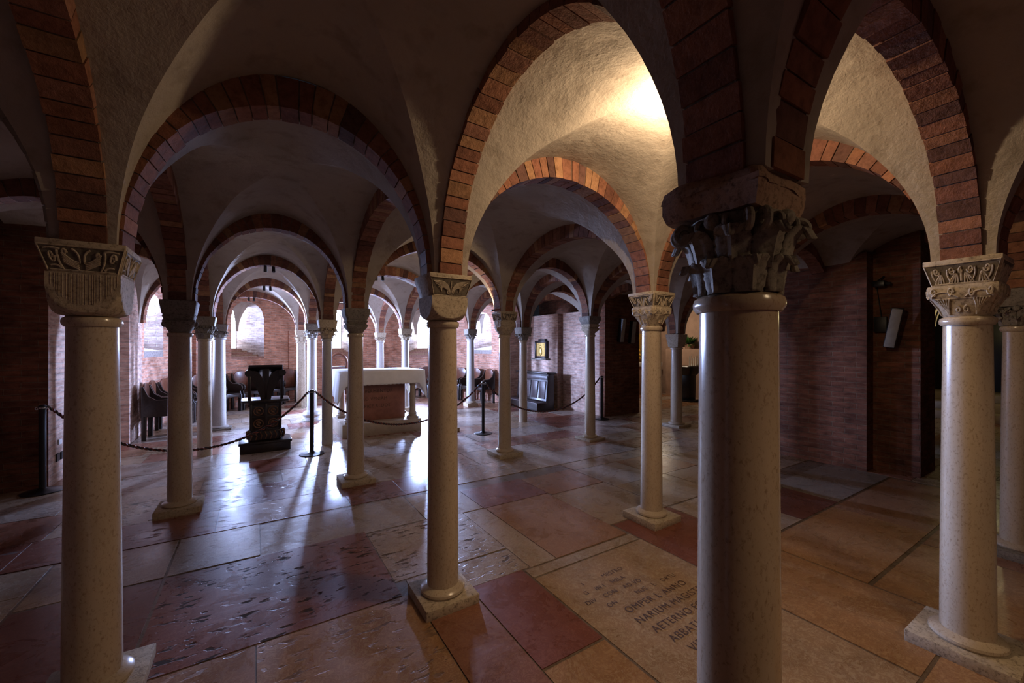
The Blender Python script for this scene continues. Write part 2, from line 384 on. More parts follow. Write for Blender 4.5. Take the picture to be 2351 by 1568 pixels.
ceil = MB()
def web(a, b, c, d, zw=ZW, dome=0.03, n=22):
    P = [Vector(ND[k][:2]) for k in (a, b, c, d)]; Z = [ND[k][2] for k in (a, b, c, d)]
    cen = sum(P, Vector((0, 0))) / 4
    # inset each corner by about 6 cm along both axes
    ex = (P[1] - P[0] + P[2] - P[3]).normalized(); ey = (P[3] - P[0] + P[2] - P[1]).normalized()
    I = 0.064
    Q = [P[0] + (ex + ey) * I, P[1] + (-ex + ey) * I, P[2] + (-ex - ey) * I, P[3] + (ex - ey) * I]
    DL = .05
    us = [-1] + [(1 - DL) * math.sin(PI / 2 * i / n) for i in range(-n, n + 1)] + [1]
    n += 1
    def pt(s, t):
        f, g = (s + 1) / 2, (t + 1) / 2
        p = Q[0] * (1 - f) * (1 - g) + Q[1] * f * (1 - g) + Q[2] * f * g + Q[3] * (1 - f) * g
        z0 = Z[0] * (1 - f) * (1 - g) + Z[1] * f * (1 - g) + Z[2] * f * g + Z[3] * (1 - f) * g
        k = min(1, min(abs(s), abs(t)) / (1 - DL)); mx = max(abs(s), abs(t))
        z = z0 + (zw - z0) * max(0, 1 - k * k) ** 0.52 + dome * (1 - mx * mx)
        q = Vector((p.x * 2.1, p.y * 2.1, z * 2.1)); q2 = Vector((p.x * 6, p.y * 6, z * 6))
        e = (1 - mx ** 8)
        z += (0.016 * noise.noise(q) + 0.006 * noise.noise(q2)) * e
        p = p + Vector((noise.noise(q + Vector((9, 0, 0))), noise.noise(q + Vector((0, 9, 0))))) * 0.012 * e
        return (p.x, p.y, z)
    # four sectors, each with its own vertices so the groins stay sharp
    for sec in range(4):
        idx = {}; vs = []; fs = []
        def V(i, j):
            if (i, j) not in idx:
                idx[(i, j)] = len(vs); vs.append(pt(us[i + n], us[j + n]))
            return idx[(i, j)]
        for i in range(-n, n):
            for j in range(-n, n):
                for tri in (((i, j), (i + 1, j), (i + 1, j + 1)), ((i, j), (i + 1, j + 1), (i, j + 1))) if (i >= 0) == (j >= 0) else (((i, j), (i + 1, j), (i, j + 1)), ((i + 1, j), (i + 1, j + 1), (i, j + 1))):
                    mx_ = sum(q[0] for q in tri) / 3; my_ = sum(q[1] for q in tri) / 3
                    if sec == (0 if abs(mx_) > abs(my_) and mx_ > 0 else 1 if abs(mx_) > abs(my_) else 2 if my_ > 0 else 3):
                        fs.append(tuple(V(*q) for q in tri))
        ceil.add(vs, fs)

BAYS = ['a0 b0 B1 a1', 'b0 c0 E B1', 'c0 d0 F E', 'd0 e0 F2 F', 'e0 f0 f1 F2', 'f0 h0 h1 f1',
 'a1 B1 A a2', 'B1 E C A', 'E F G C', 'F F2 X G', 'F2 f1 p2 X', 'f1 h1 h2 p2', 'h1 i1 i2 h2', 'h0 i0 i1 h1', 'i0 j0 j1 i1', 'i1 j1 j2 i2', 'i2 j2 j3 i3',
 'a2 A K a3', 'A C D K', 'C G H D', 'G X I H', 'X p2 J I', 'p2 h2 h3 J', 'h2 i2 i3 h3',
 'a3 K L a4', 'K D Q L', 'D H V Q', 'H I U V', 'I J g4 U', 'J h3 h4 g4', 'h3 i3 i4 h4', 'h4 i4 i5 h5',
 'a4 L M a5', 'L Q P M', 'Q V S P', 'V U T S', 'U g4 f5 T',
 'a5 M a6 w6', 'M P N a6', 'P S Rr N', 'S T f6 Rr', 'T f5 v6 f6', 'a6 N n7 m7', 'N Rr r7 n7', 'Rr f6 s7 r7']
for b in BAYS: web(*b.split())
struct(ceil.build('ceiling', M['plaster'], smooth=30, fix=False))

RIBS = ['B1 E', 'E F', 'F F2', 'F2 f1', 'a2 A', 'A C', 'C G', 'G X', 'X p2', 'a3 K', 'K D', 'D H', 'H I', 'I J', 'J h3', 'a4 L', 'L Q', 'Q V', 'V U', 'U g4',
 'a5 M', 'M P', 'P S', 'S T', 'T f5', 'a6 N', 'N Rr', 'Rr f6',
 'b0 B1', 'c0 E', 'd0 F', 'B1 A', 'E C', 'F G', 'F2 X', 'f1 p2', 'A K', 'C D', 'G H', 'X I', 'p2 J', 'K L', 'D Q', 'H V', 'I U', 'J g4', 'L M', 'Q P', 'V S', 'U T', 'g4 f5', 'M a6', 'P N', 'S Rr', 'T f6', 'N n7', 'Rr r7',
 'h3 h4', 'h2 h3', 'p2 h2', 'f1 h1', 'h1 h2']
for r in RIBS:
    a, b = r.split(); rib(a, b, zc={'E C': 2.985, 'A C': 2.87}.get(r, ZC))

# ------------------------------------------------------------------ floor
RED = (0.30, 0.115, 0.075); CREAM = (0.50, 0.39, 0.27); WHITE = (0.54, 0.47, 0.40); PINK = (0.46, 0.265, 0.15); ORG = (0.50, 0.30, 0.145); GREY = (0.40, 0.36, 0.31); DKRED = (0.24, 0.10, 0.075)
SL = [(-.53, .80, 2.585, 3.66, RED, 1), (.87, 1.69, 2.43, 2.75, CREAM, .75), (.80, 1.69, 2.76, 3.60, CREAM, .75), (-.53, .03, 3.68, 4.33, WHITE, .15), (.03, 1.34, 3.62, 4.30, WHITE, .1), (1.34, 1.92, 3.57, 4.25, CREAM, 0),
 (1.92, 2.72, 3.56, 4.14, RED, .1), (2.72, 3.5, 3.50, 4.10, PINK, 0), (-1.25, -.54, 2.60, 3.66, DKRED, 0), (-1.25, -.54, 3.68, 4.33, CREAM, 0),
 (-.53, 0, 1.3, 2.58, PINK, .2), (0, .86, 1.1, 2.58, ORG, .5), (.86, 1.20, .9, 2.42, (0.36, 0.17, 0.105), 0), (1.20, 1.62, 1.62, 2.43, (0.31, 0.12, 0.085), 0), (1.20, 1.62, .6, 1.61, ORG, 0),
 (1.69, 1.93, 2.42, 3.56, CREAM, 0), (1.93, 2.70, 2.42, 3.55, PINK, 0), (2.70, 3.5, 2.62, 3.49, CREAM, 0), (1.63, 2.72, 2.30, 2.41, CREAM, 0), (1.63, 2.72, .6, 2.29, (0.50, 0.36, 0.22), 0),
 (2.73, 3.5, 1.76, 2.61, RED, 0), (2.73, 3.5, .6, 1.75, ORG, 0), (-.53, 0, .6, 1.29, ORG, 0), (0, .86, .6, 1.09, PINK, 0), (-1.25, -.54, 1.3, 2.58, CREAM, 0), (-1.25, -.54, .6, 1.29, RED, 0), (.87, 1.19, .6, .89, ORG, 0),
 (3.51, 4.9, 1.03, 1.72, ORG, .15), (4.31, 5.1, 1.74, 2.25, DKRED, 0), (3.51, 4.3, 1.74, 2.6, CREAM, 0), (4.91, 6.6, 1.03, 1.72, PINK, 0), (3.51, 4.6, .2, 1.01, ORG, 0), (4.61, 5.6, .35, 1.01, (0.40, 0.22, 0.14), .1),
 (5.11, 6.65, 1.74, 2.4, GREY, 0), (4.31, 5.1, 2.26, 2.6, GREY, 0), (2.0, 3.5, -.4, .59, ORG, 0)]
fl = MB(); rngf = random.Random(12)
fl.add([(-3, -2.2, -.004), (15.5, -2.2, -.004), (15.5, 14.6, -.004), (-3, 14.6, -.004)], [(0, 1, 2, 3)], (0.24, 0.195, 0.15, 0))
def slab(x0, x1, y0, y1, c, pit=0):
    g = 0.004; dz = rngf.uniform(-.0012, .0012); tl = rngf.uniform(-.0015, .0015)
    k = rngf.uniform(.93, 1.07)
    vs = [(x0 + g, y0 + g, dz - tl), (x1 - g, y0 + g, dz + tl), (x1 - g, y1 - g, dz + tl), (x0 + g, y1 - g, dz - tl)]
    vs += [(x, y, -.006) for x, y, z in vs]
    fl.add(vs, [(0, 1, 2, 3), (0, 4, 5, 1), (1, 5, 6, 2), (2, 6, 7, 3), (3, 7, 4, 0)], (c[0] * k, c[1] * k, c[2] * k, pit))
for s in SL: slab(*s)
def clear(x0, x1, y0, y1):
    return not any(x0 < s[1] - .01 and x1 > s[0] + .01 and y0 < s[3] - .01 and y1 > s[2] + .01 for s in SL)
def fill(X0, X1, Y0, Y1):
    y = Y0
    while y < Y1 - .05:
        h = rngf.uniform(.45, .72); y2 = min(Y1, y + h)
        if Y1 - y2 < .3: y2 = Y1
        x = X0
        while x < X1 - .05:
            x2 = min(X1, x + rngf.uniform(.55, 1.35))
            if X1 - x2 < .35: x2 = X1
            c = rngf.choice([WHITE, CREAM, WHITE, PINK, RED, CREAM, WHITE, (0.42, 0.21, 0.14)])
            slab(x, x2, y, y2, c, rngf.choice([0, 0, .25, .6])); x = x2
        y = y2
fill(-2.6, 5.1, 4.34, 14.5); fill(5.1, 15, 2.62, 14.5); fill(3.51, 5.09, 2.62, 4.33)
fill(-2.6, -1.26, -2, 4.33); fill(-1.25, 1.99, -2, .59); fill(2.0, 3.5, -2, -.41); fill(3.51, 6.65, -2, .19); fill(6.66, 15, -2, 2.61)
floor = struct(fl.build('floor', M['floor'], smooth=0, fix=False))

# lettering cut in the floor slab and on the altar: font outlines turned into mesh
def lettering(name, lines, material, parent, loc, rot=(0, 0, 0), label=None):
    """lines: (text, x, y, size); laid in the parent's plane, one mesh per line of writing"""
    import re
    for txt, x, y, size, jit in lines:
        cur_x = x
        for word in re.findall(r'\S+|\s+', txt):
            if word.isspace(): cur_x += .42 * size * len(word); continue
            cu = bpy.data.curves.new('t', 'FONT'); cu.body = word; cu.size = size; cu.space_character = 1.12
            ob = bpy.data.objects.new('t', cu); C.objects.link(ob)
            dg = bpy.context.evaluated_depsgraph_get(); dg.update()
            me = bpy.data.meshes.new_from_object(ob.evaluated_get(dg))
            wd = max(v.co.x for v in me.vertices) * .95
            for v in me.vertices: v.co = (v.co.x * .95 + cur_x, v.co.y + y, 0)
            cur_x += wd
            bpy.data.objects.remove(ob); bpy.data.curves.remove(cu)
            me.name = name; me.materials.clear(); me.materials.append(material)
            o = bpy.data.objects.new(name, me); C.objects.link(o); o.parent = parent
            o.location = loc; o.rotation_euler = rot
            if label: o['label'] = label
lettering('inscription', [('I        MESTRO', 1.86, 2.04, .052, 0), ('G   IN I   HELA', 1.80, 1.955, .052, 0), ('DIV   CON   AD VO', 1.74, 1.87, .052, 0), ('ON        NUS   L   ORTU', 1.84, 1.785, .052, 0),
  ('OMPER L ANNO', 1.90, 1.685, .075, 0), ('NARIUM MAGISTER', 1.88, 1.585, .075, 0), ('AETERNO FOVER', 1.90, 1.485, .075, 0), ('ABBATIALE', 1.92, 1.385, .075, 0), ('VIR  ARI', 1.95, 1.285, .075, 0), ('PASTOR', 1.89, 1.165, .085, 0), ('PRI', 1.95, 1.06, .085, 0)], M['letter'], floor, (0, 0, .0022), label='worn Latin lettering cut in the slab')

# ------------------------------------------------------------------ walls
def wallstrip(mb, pts, z0=0, z1=3.35, u0=0):
    u = u0
    for (x0, y0), (x1, y1) in zip(pts, pts[1:]):
        L = math.hypot(x1 - x0, y1 - y0)
        mb.add([(x0, y0, z0), (x1, y0 * 0 + y1, z0), (x1, y1, z1), (x0, y0, z1)], [(0, 1, 2, 3)], uvs=[[(u, z0), (u + L, z0), (u + L, z1), (u, z1)]])
        u += L
def ubox(mb, x0, x1, y0, y1, z0, z1):
    wallstrip(mb, [(x0, y0), (x1, y0), (x1, y1), (x0, y1), (x0, y0)], z0, z1)
    mb.add([(x0, y0, z1), (x1, y0, z1), (x1, y1, z1), (x0, y1, z1)], [(0, 1, 2, 3)], uvs=[[(x0, y0), (x1, y0), (x1, y1), (x0, y1)]])
AC = (2.1, 10.1); AR = 3.9
def ap(phi, r=AR): return (AC[0] + r * math.cos(phi), AC[1] + r * math.sin(phi))
wl = MB(); wallstrip(wl, [(-2.45, -2.1), (-2.45, 6.73)]); wallstrip(wl, [(-2.45, 6.73), (-2.0, 6.73)])
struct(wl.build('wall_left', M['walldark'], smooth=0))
wl = MB(); wallstrip(wl, [(-2.0, 6.73), (-2.0, 9.0), (-1.76, 9.0), ap(PI)])
struct(wl.build('wall_left.001', M['wallpink'], smooth=0))
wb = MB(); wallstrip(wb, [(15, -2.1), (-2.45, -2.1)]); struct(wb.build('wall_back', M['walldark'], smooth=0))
# right side: the wall with the picture, its pier, the chapel and the aisle beyond
wr = MB()
wallstrip(wr, [ap(0), (6.02, 9.93), (6.75, 9.93)], 0, 3.35)
ubox(wr, 6.75, 7.25, 8.42, 9.92, 0, 2.50); ubox(wr, 6.84, 7.25, 6.97, 8.30, 0, 2.50); ubox(wr, 6.93, 7.25, 8.30, 8.42, 0, 2.50)
struct(wr.build('wall_right', M['wallpink'], smooth=0))
wr = MB(); wallstrip(wr, [(7.26, 9.95), (7.26, 6.97)]); ubox(wr, 6.84, 8.0, 6.78, 6.97, 0, 3.3); wallstrip(wr, [(8.0, 6.78), (8.0, 9.9)], 0, 3.3)
ubox(wr, 6.65, 7.4, 1.97, 3.35, 0, 2.84); ubox(wr, 6.88, 7.5, 1.52, 1.97, 0, 3.3)
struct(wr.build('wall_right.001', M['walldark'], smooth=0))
wr = MB(); wallstrip(wr, [(8.0, 10.2), (12.3, 10.2), (12.3, 4.6)], 0, 3.4); ubox(wr, 11.85, 12.28, 6.9, 8.9, 0, 1.56)
struct(wr.build('wall_right.002', M['chalk'], smooth=0))
wr = MB(); wallstrip(wr, [(12.3, 4.6), (14.9, 4.6), (14.9, -2.1)], 0, 3.4); ubox(wr, 9.3, 9.9, 2.35, 2.9, 0, 3.2); ubox(wr, 9.3, 9.8, 5.0, 5.5, 0, 3.2)
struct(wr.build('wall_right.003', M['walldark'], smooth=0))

# apse wall with five splayed windows
WIN = [(R(171), 2.68, 1.53), (R(126), 2.86, 1.30), (R(88), 2.80, 1.30), (R(52), 2.86, 1.30), (R(14), 2.68, 1.53)]
wa = MB(); HALF = .46; TH = .75; GW = .19
ph = 0.0; u = 0.0
segs = []
def span(p0, p1, lo0, lo1, hi0, hi1, both):
    a0, a1 = ap(p0), ap(p1); u0, u1 = p0 * AR, p1 * AR
    if both:
        wa.add([(*a0, 0), (*a1, 0), (*a1, lo1), (*a0, lo0)], [(0, 1, 2, 3)], uvs=[[(u0, 0), (u1, 0), (u1, lo1), (u0, lo0)]])
        wa.add([(*a0, hi0), (*a1, hi1), (*a1, 3.35), (*a0, 3.35)], [(0, 1, 2, 3)], uvs=[[(u0, hi0), (u1, hi1), (u1, 3.35), (u0, 3.35)]])
    else:
        wa.add([(*a0, 0), (*a1, 0), (*a1, 3.35), (*a0, 3.35)], [(0, 1, 2, 3)], uvs=[[(u0, 0), (u1, 0), (u1, 3.35), (u0, 3.35)]])
cur = 0.0
jm = MB(); DAY = []
for wi, (pc, top, sill) in enumerate(sorted(WIN)):
    hw = HALF / AR
    n = max(2, int((pc - hw - cur) / .06))
    for i in range(n): span(cur + (pc - hw - cur) * i / n, cur + (pc - hw - cur) * (i + 1) / n, 0, 0, 0, 0, False)
    spr = top - HALF * .95
    K = 16; prof = []
    for i in range(K + 1):
        t = -1 + 2 * i / K; prof.append((t, spr + HALF * .95 * math.sqrt(max(0, 1 - t * t))))
    for i in range(K):
        t0, z0 = prof[i]; t1, z1 = prof[i + 1]
        span(pc + t0 * hw, pc + t1 * hw, sill, sill, z0, z1, True)
    # jamb from the inner outline to the narrow light
    rad = Vector((math.cos(pc), math.sin(pc))); tan = Vector((-rad.y, rad.x)); cc = Vector(AC)
    gs, gt = sill + .27, top - .02
    if sill > 1.4: gs = sill + .16
    inner = [(*ap(pc + t * hw), z) for t, z in prof]; gsp = gt - GW
    outer = []
    for t, z in prof:
        q = cc + rad * (AR + TH) + tan * (t * GW); outer.append((q.x, q.y, gsp + GW * math.sqrt(max(0, 1 - t * t))))
    inn = [(*ap(pc - hw), sill)] + inner + [(*ap(pc + hw), sill)]
    q0 = cc + rad * (AR + TH) - tan * GW; q1 = cc + rad * (AR + TH) + tan * GW
    out = [(q0.x, q0.y, gs)] + outer + [(q1.x, q1.y, gs)]
    for i in range(len(inn) - 1):
        w = math.dist(inn[i], inn[i + 1])
        jm.add([inn[i], inn[i + 1], out[i + 1], out[i]], [(0, 1, 2, 3)], uvs=[[(0, inn[i][2]), (0, inn[i + 1][2] + .001), (.8, out[i + 1][2]), (.8, out[i][2])]])
    # sill: brick steps (or a smooth slope in the two outer windows)
    st = MB(); ns = 5
    if sill > 1.4:
        vs = [(*ap(pc - hw), sill), (*ap(pc + hw), sill), (q1.x, q1.y, gs), (q0.x, q0.y, gs)]
        st.add(vs + [(x, y, z - .12) for x, y, z in vs], [(0, 1, 2, 3), (4, 5, 1, 0), (7, 6, 5, 4), (1, 5, 6, 2), (0, 3, 7, 4), (3, 2, 6, 7)], (0.36, 0.32, 0.30, 0))
    else:
        for k in range(ns):
            f0, f1 = k / ns, 1.02
            def cs(f): return [cc + rad * (AR - .012 + (TH + .012) * f) + tan * s_ * (HALF + (GW - HALF) * f) for s_ in (-1, 1)]
            a_, b_ = cs(f0); c_, d_ = cs(f1); zt = sill + (gs - sill) * (k + 1) / ns; zb = sill + (gs - sill) * k / ns - .02
            st.add([(a_.x, a_.y, zb), (b_.x, b_.y, zb), (d_.x, d_.y, zb), (c_.x, c_.y, zb), (a_.x, a_.y, zt), (b_.x, b_.y, zt), (d_.x, d_.y, zt), (c_.x, c_.y, zt)],
                   [(3, 2, 1, 0), (4, 5, 6, 7), (0, 1, 5, 4), (1, 2, 6, 5), (2, 3, 7, 6), (3, 0, 4, 7)], (0.36, 0.20 + .03 * (k % 2), 0.15, 0))
    pn = MB(); off = rad * .01
    ring = [(x + off.x, y + off.y, z) for x, y, z in out]
    pn.add(ring, [tuple(range(len(ring)))])
    wn = struct(pn.build(f'window_{wi + 1}', M['pane'], smooth=0))
    DAY.append((cc + rad * (AR + TH - .03), (gs + gsp + GW) / 2, pc, gsp + GW - gs - .03))
    fr = MB()
    fr.tube([(x, y, z) for x, y, z in out] + [out[0]], .014, 6)
    fr.build('window_frame', M['stonegrey'], wn)
    st.build('window_sill', M['brick'], wn, smooth=0)
    cur = pc + hw
n = 6
for i in range(n): span(cur + (PI - cur) * i / n, cur + (PI - cur) * (i + 1) / n, 0, 0, 0, 0, False)
# shallow pilaster strips on the apse wall
for pc in (R(107), R(69), R(147), R(33)):
    for k in range(2):
        p0, p1 = pc - .04, pc + .04
        pts = [ap(p0), ap(p0, AR - .07), ap(p1, AR - .07), ap(p1)]
    wallstrip(wa, pts, 0, 2.1)
struct(wa.build('wall_apse', M['wall'], smooth=0)); struct(jm.build('wall_apse.001', M['jamb'], smooth=60))

# ------------------------------------------------------------------ columns
def frustum(mb, hb, ht, z0, z1, lip=.022):
    zl = z1 - lip
    rings = [[(sx * h, sy * h, z) for sx, sy in ((-1, -1), (1, -1), (1, 1), (-1, 1))] for h, z in ((hb, z0), (hb + .002, z0 + .008), (ht, zl), (ht, z1))]
    mb.loft(rings)
def facept(face, u, v, hb, ht, z0, z1, off=.002):
    """point on a tapered block's face: u in -1..1 across, v in 0..1 up"""
    h = hb + (ht - hb) * v; z = z0 + (z1 - z0) * v; x, y = u * h, -(h + off)
    for _ in range(face): x, y = -y, x      # 0: -y, 1: +x, 2: +y, 3: -x
    return (x, y, z)
def spiral(cu, cv, r, turns, a0, asp, sgn=1, n=22):
    return [(cu + r * (1 - .82 * i / n) * math.cos(a0 + sgn * turns * 2 * PI * i / n) * asp, cv + r * (1 - .82 * i / n) * math.sin(a0 + sgn * turns * 2 * PI * i / n)) for i in range(n + 1)]
def bez(p0, p1, p2, n=10):
    return [((1 - t) ** 2 * p0[0] + 2 * t * (1 - t) * p1[0] + t * t * p2[0], (1 - t) ** 2 * p0[1] + 2 * t * (1 - t) * p1[1] + t * t * p2[1]) for t in [i / n for i in range(n + 1)]]
def motif(kind):
    L = []
    if kind == 'wings':
        for s in (-1, 1):
            for k in range(8):
                L.append(bez((s * .06, .2), (s * (.15 + .06 * k), .98 - .03 * k), (s * (.92 - .055 * k), .82 - .085 * k)))
            L.append(spiral(s * .16, .22, .12, 1.2, 0, .5, s))
        L.append([(0, .1), (0, .9)]); L.append(bez((-.18, .12), (0, .0), (.18, .12)))
    elif kind == 'scroll':
        for s in (-1, 1):
            for cu in (.74, .27):
                L.append(spiral(s * cu, .72, .22, 1.5, PI if s > 0 else 0, .42, s))
                for k in range(4): L.append(bez((s * (cu - .12), .55), (s * (cu - .02 - .05 * k), .45), (s * (cu + .14 - .10 * k), .06)))
                L.append(bez((s * (cu + .12), .8), (s * (cu + .2), .4), (s * (cu + .06), .1)))
        L.append([(0, .15), (0, .9)]); L.append(spiral(0, .68, .18, 1.0, PI / 2, .4)); L.append([(-.93, .02), (.93, .02)])
    elif kind == 'interlace':
        for s in (-1, 1):
            for k in range(5):
                L.append(bez((s * (.08 + .02 * k), .05 + .0 * k), (s * (.2 + .03 * k), 1.05 - .1 * k), (s * (.5 - .04 * k), .1 + .06 * k)))
                L.append(bez((s * (.93 - .05 * k), .95 - .02 * k), (s * (.85 - .04 * k), .0 + .1 * k), (s * (.48 + .05 * k), .85 - .08 * k)))
            L.append(spiral(s * .3, .6, .2, 1.4, 0, .5, s)); L.append(spiral(s * .72, .5, .2, 1.4, PI, .5, -s))
        L.append([(-.95, .0), (.95, .0)]); L.append([(-.97, .97), (.97, .97)]); L.append([(0, 0), (0, 1)])
    elif kind == 'beasts':
        for s, cu in ((1, -.36), (-1, .3)):
            for k in range(5): L.append(bez((cu - s * .16, .78 - .1 * k), (cu + s * .02, .42 - .05 * k), (cu + s * .24, .38 - .075 * k)))
            L.append(spiral(cu - s * .1, .78, .17, 1.1, 0, .35, s)); L.append(bez((cu - s * .26, .9), (cu - s * .34, .4), (cu - s * .2, .04)))
            L.append(bez((cu + s * .1, .95), (cu + s * .3, .8), (cu + s * .26, .35)))
        for s in (-1, 1):
            L.append(spiral(s * .8, .62, .27, 1.4, 0, .3, s)); L.append(bez((s * .62, .1), (s * .7, .3), (s * .9, .2))); L.append(bez((s * .55, .9), (s * .75, 1.0), (s * .95, .9)))
        L.append([(-.97, .02), (.97, .02)])
    elif kind == 'shell':
        for s in (-1, 1):
            for k in range(6): L.append(bez((s * .62, .02), (s * (.62 + .04 * (k - 2)), .3), (s * (.38 + .1 * k), .58)))
            L.append(spiral(s * .82, .8, .17, 1.4, PI, .5, s)); L.append(spiral(s * .3, .8, .17, 1.4, 0, .5, -s)); L.append(spiral(s * .17, .2, .13, 1.1, PI / 2, .8, s))
            L.append(bez((s * .95, .62), (s * .6, 1.02), (s * .1, .62)))
        L.append([(-.9, .58), (.9, .58)])
    return L
def relief(kind, faces, hb, ht, z0, z1, rad=.0042):
    mb = MB()
    for fc in faces:
        for ln in motif(kind):
            mb.tube([facept(fc, u * .92, .06 + v * .86, hb, ht, z0, z1) for u, v in ln], rad, 6, taper=lambda t: 1 - .35 * t)
    return mb
def leafmesh(mb, ang, z0, H, W, bell, curl=.03, lob=7):
    nu, nv = 8, 12; vs = []
    for j in range(nv + 1):
        v = j / nv
        wv = W * (0.62 + .38 * math.sin(PI * min(1, v * .95 + .05))) * (1 + .10 * math.cos(v * lob * 2 * PI)) * (1 - .75 * max(0, (v - .8) / .2) ** 1.5)
        z = z0 + H * (v - .30 * max(0, v - .78) ** 1.0)
        out = bell(z) + .006 + .5 * curl * v * v + curl * max(0, (v - .62) / .38) ** 1.6
        zz = z - H * .35 * max(0, (v - .86) / .14) ** 2
        for i in range(nu + 1):
            u = -1 + 2 * i / nu
            a = ang + u * wv / bell(z)
            r = out + .009 * (1 - abs(u) ** .8) + .003 * math.cos(u * 3.2 * PI) - .004 * abs(u)
            vs.append((r * math.cos(a), r * math.sin(a), zz))
    fs = [(j * (nu + 1) + i, j * (nu + 1) + i + 1, (j + 1) * (nu + 1) + i + 1, (j + 1) * (nu + 1) + i) for j in range(nv) for i in range(nu)]
    mb.add(vs, fs)
def volute(mb, ang, r0, z, size, rad):
    pts = []
    for i in range(30):
        t = i / 29; a = PI * .75 - t * 2 * PI * 1.4; rr = size * (1 - .8 * t)
        x = r0 + rr * math.cos(a); pts.append((x * math.cos(ang), x * math.sin(ang), z + rr * math.sin(a)))
    stem = [((r0 - size * 1.9) * math.cos(ang), (r0 - size * 1.9) * math.sin(ang), z - size * 3.0), ((r0 - size * 1.2) * math.cos(ang), (r0 - size * 1.2) * math.sin(ang), z - size * .6)]
    mb.tube(stem + pts, rad, 8, taper=lambda t: 1 - .4 * t)

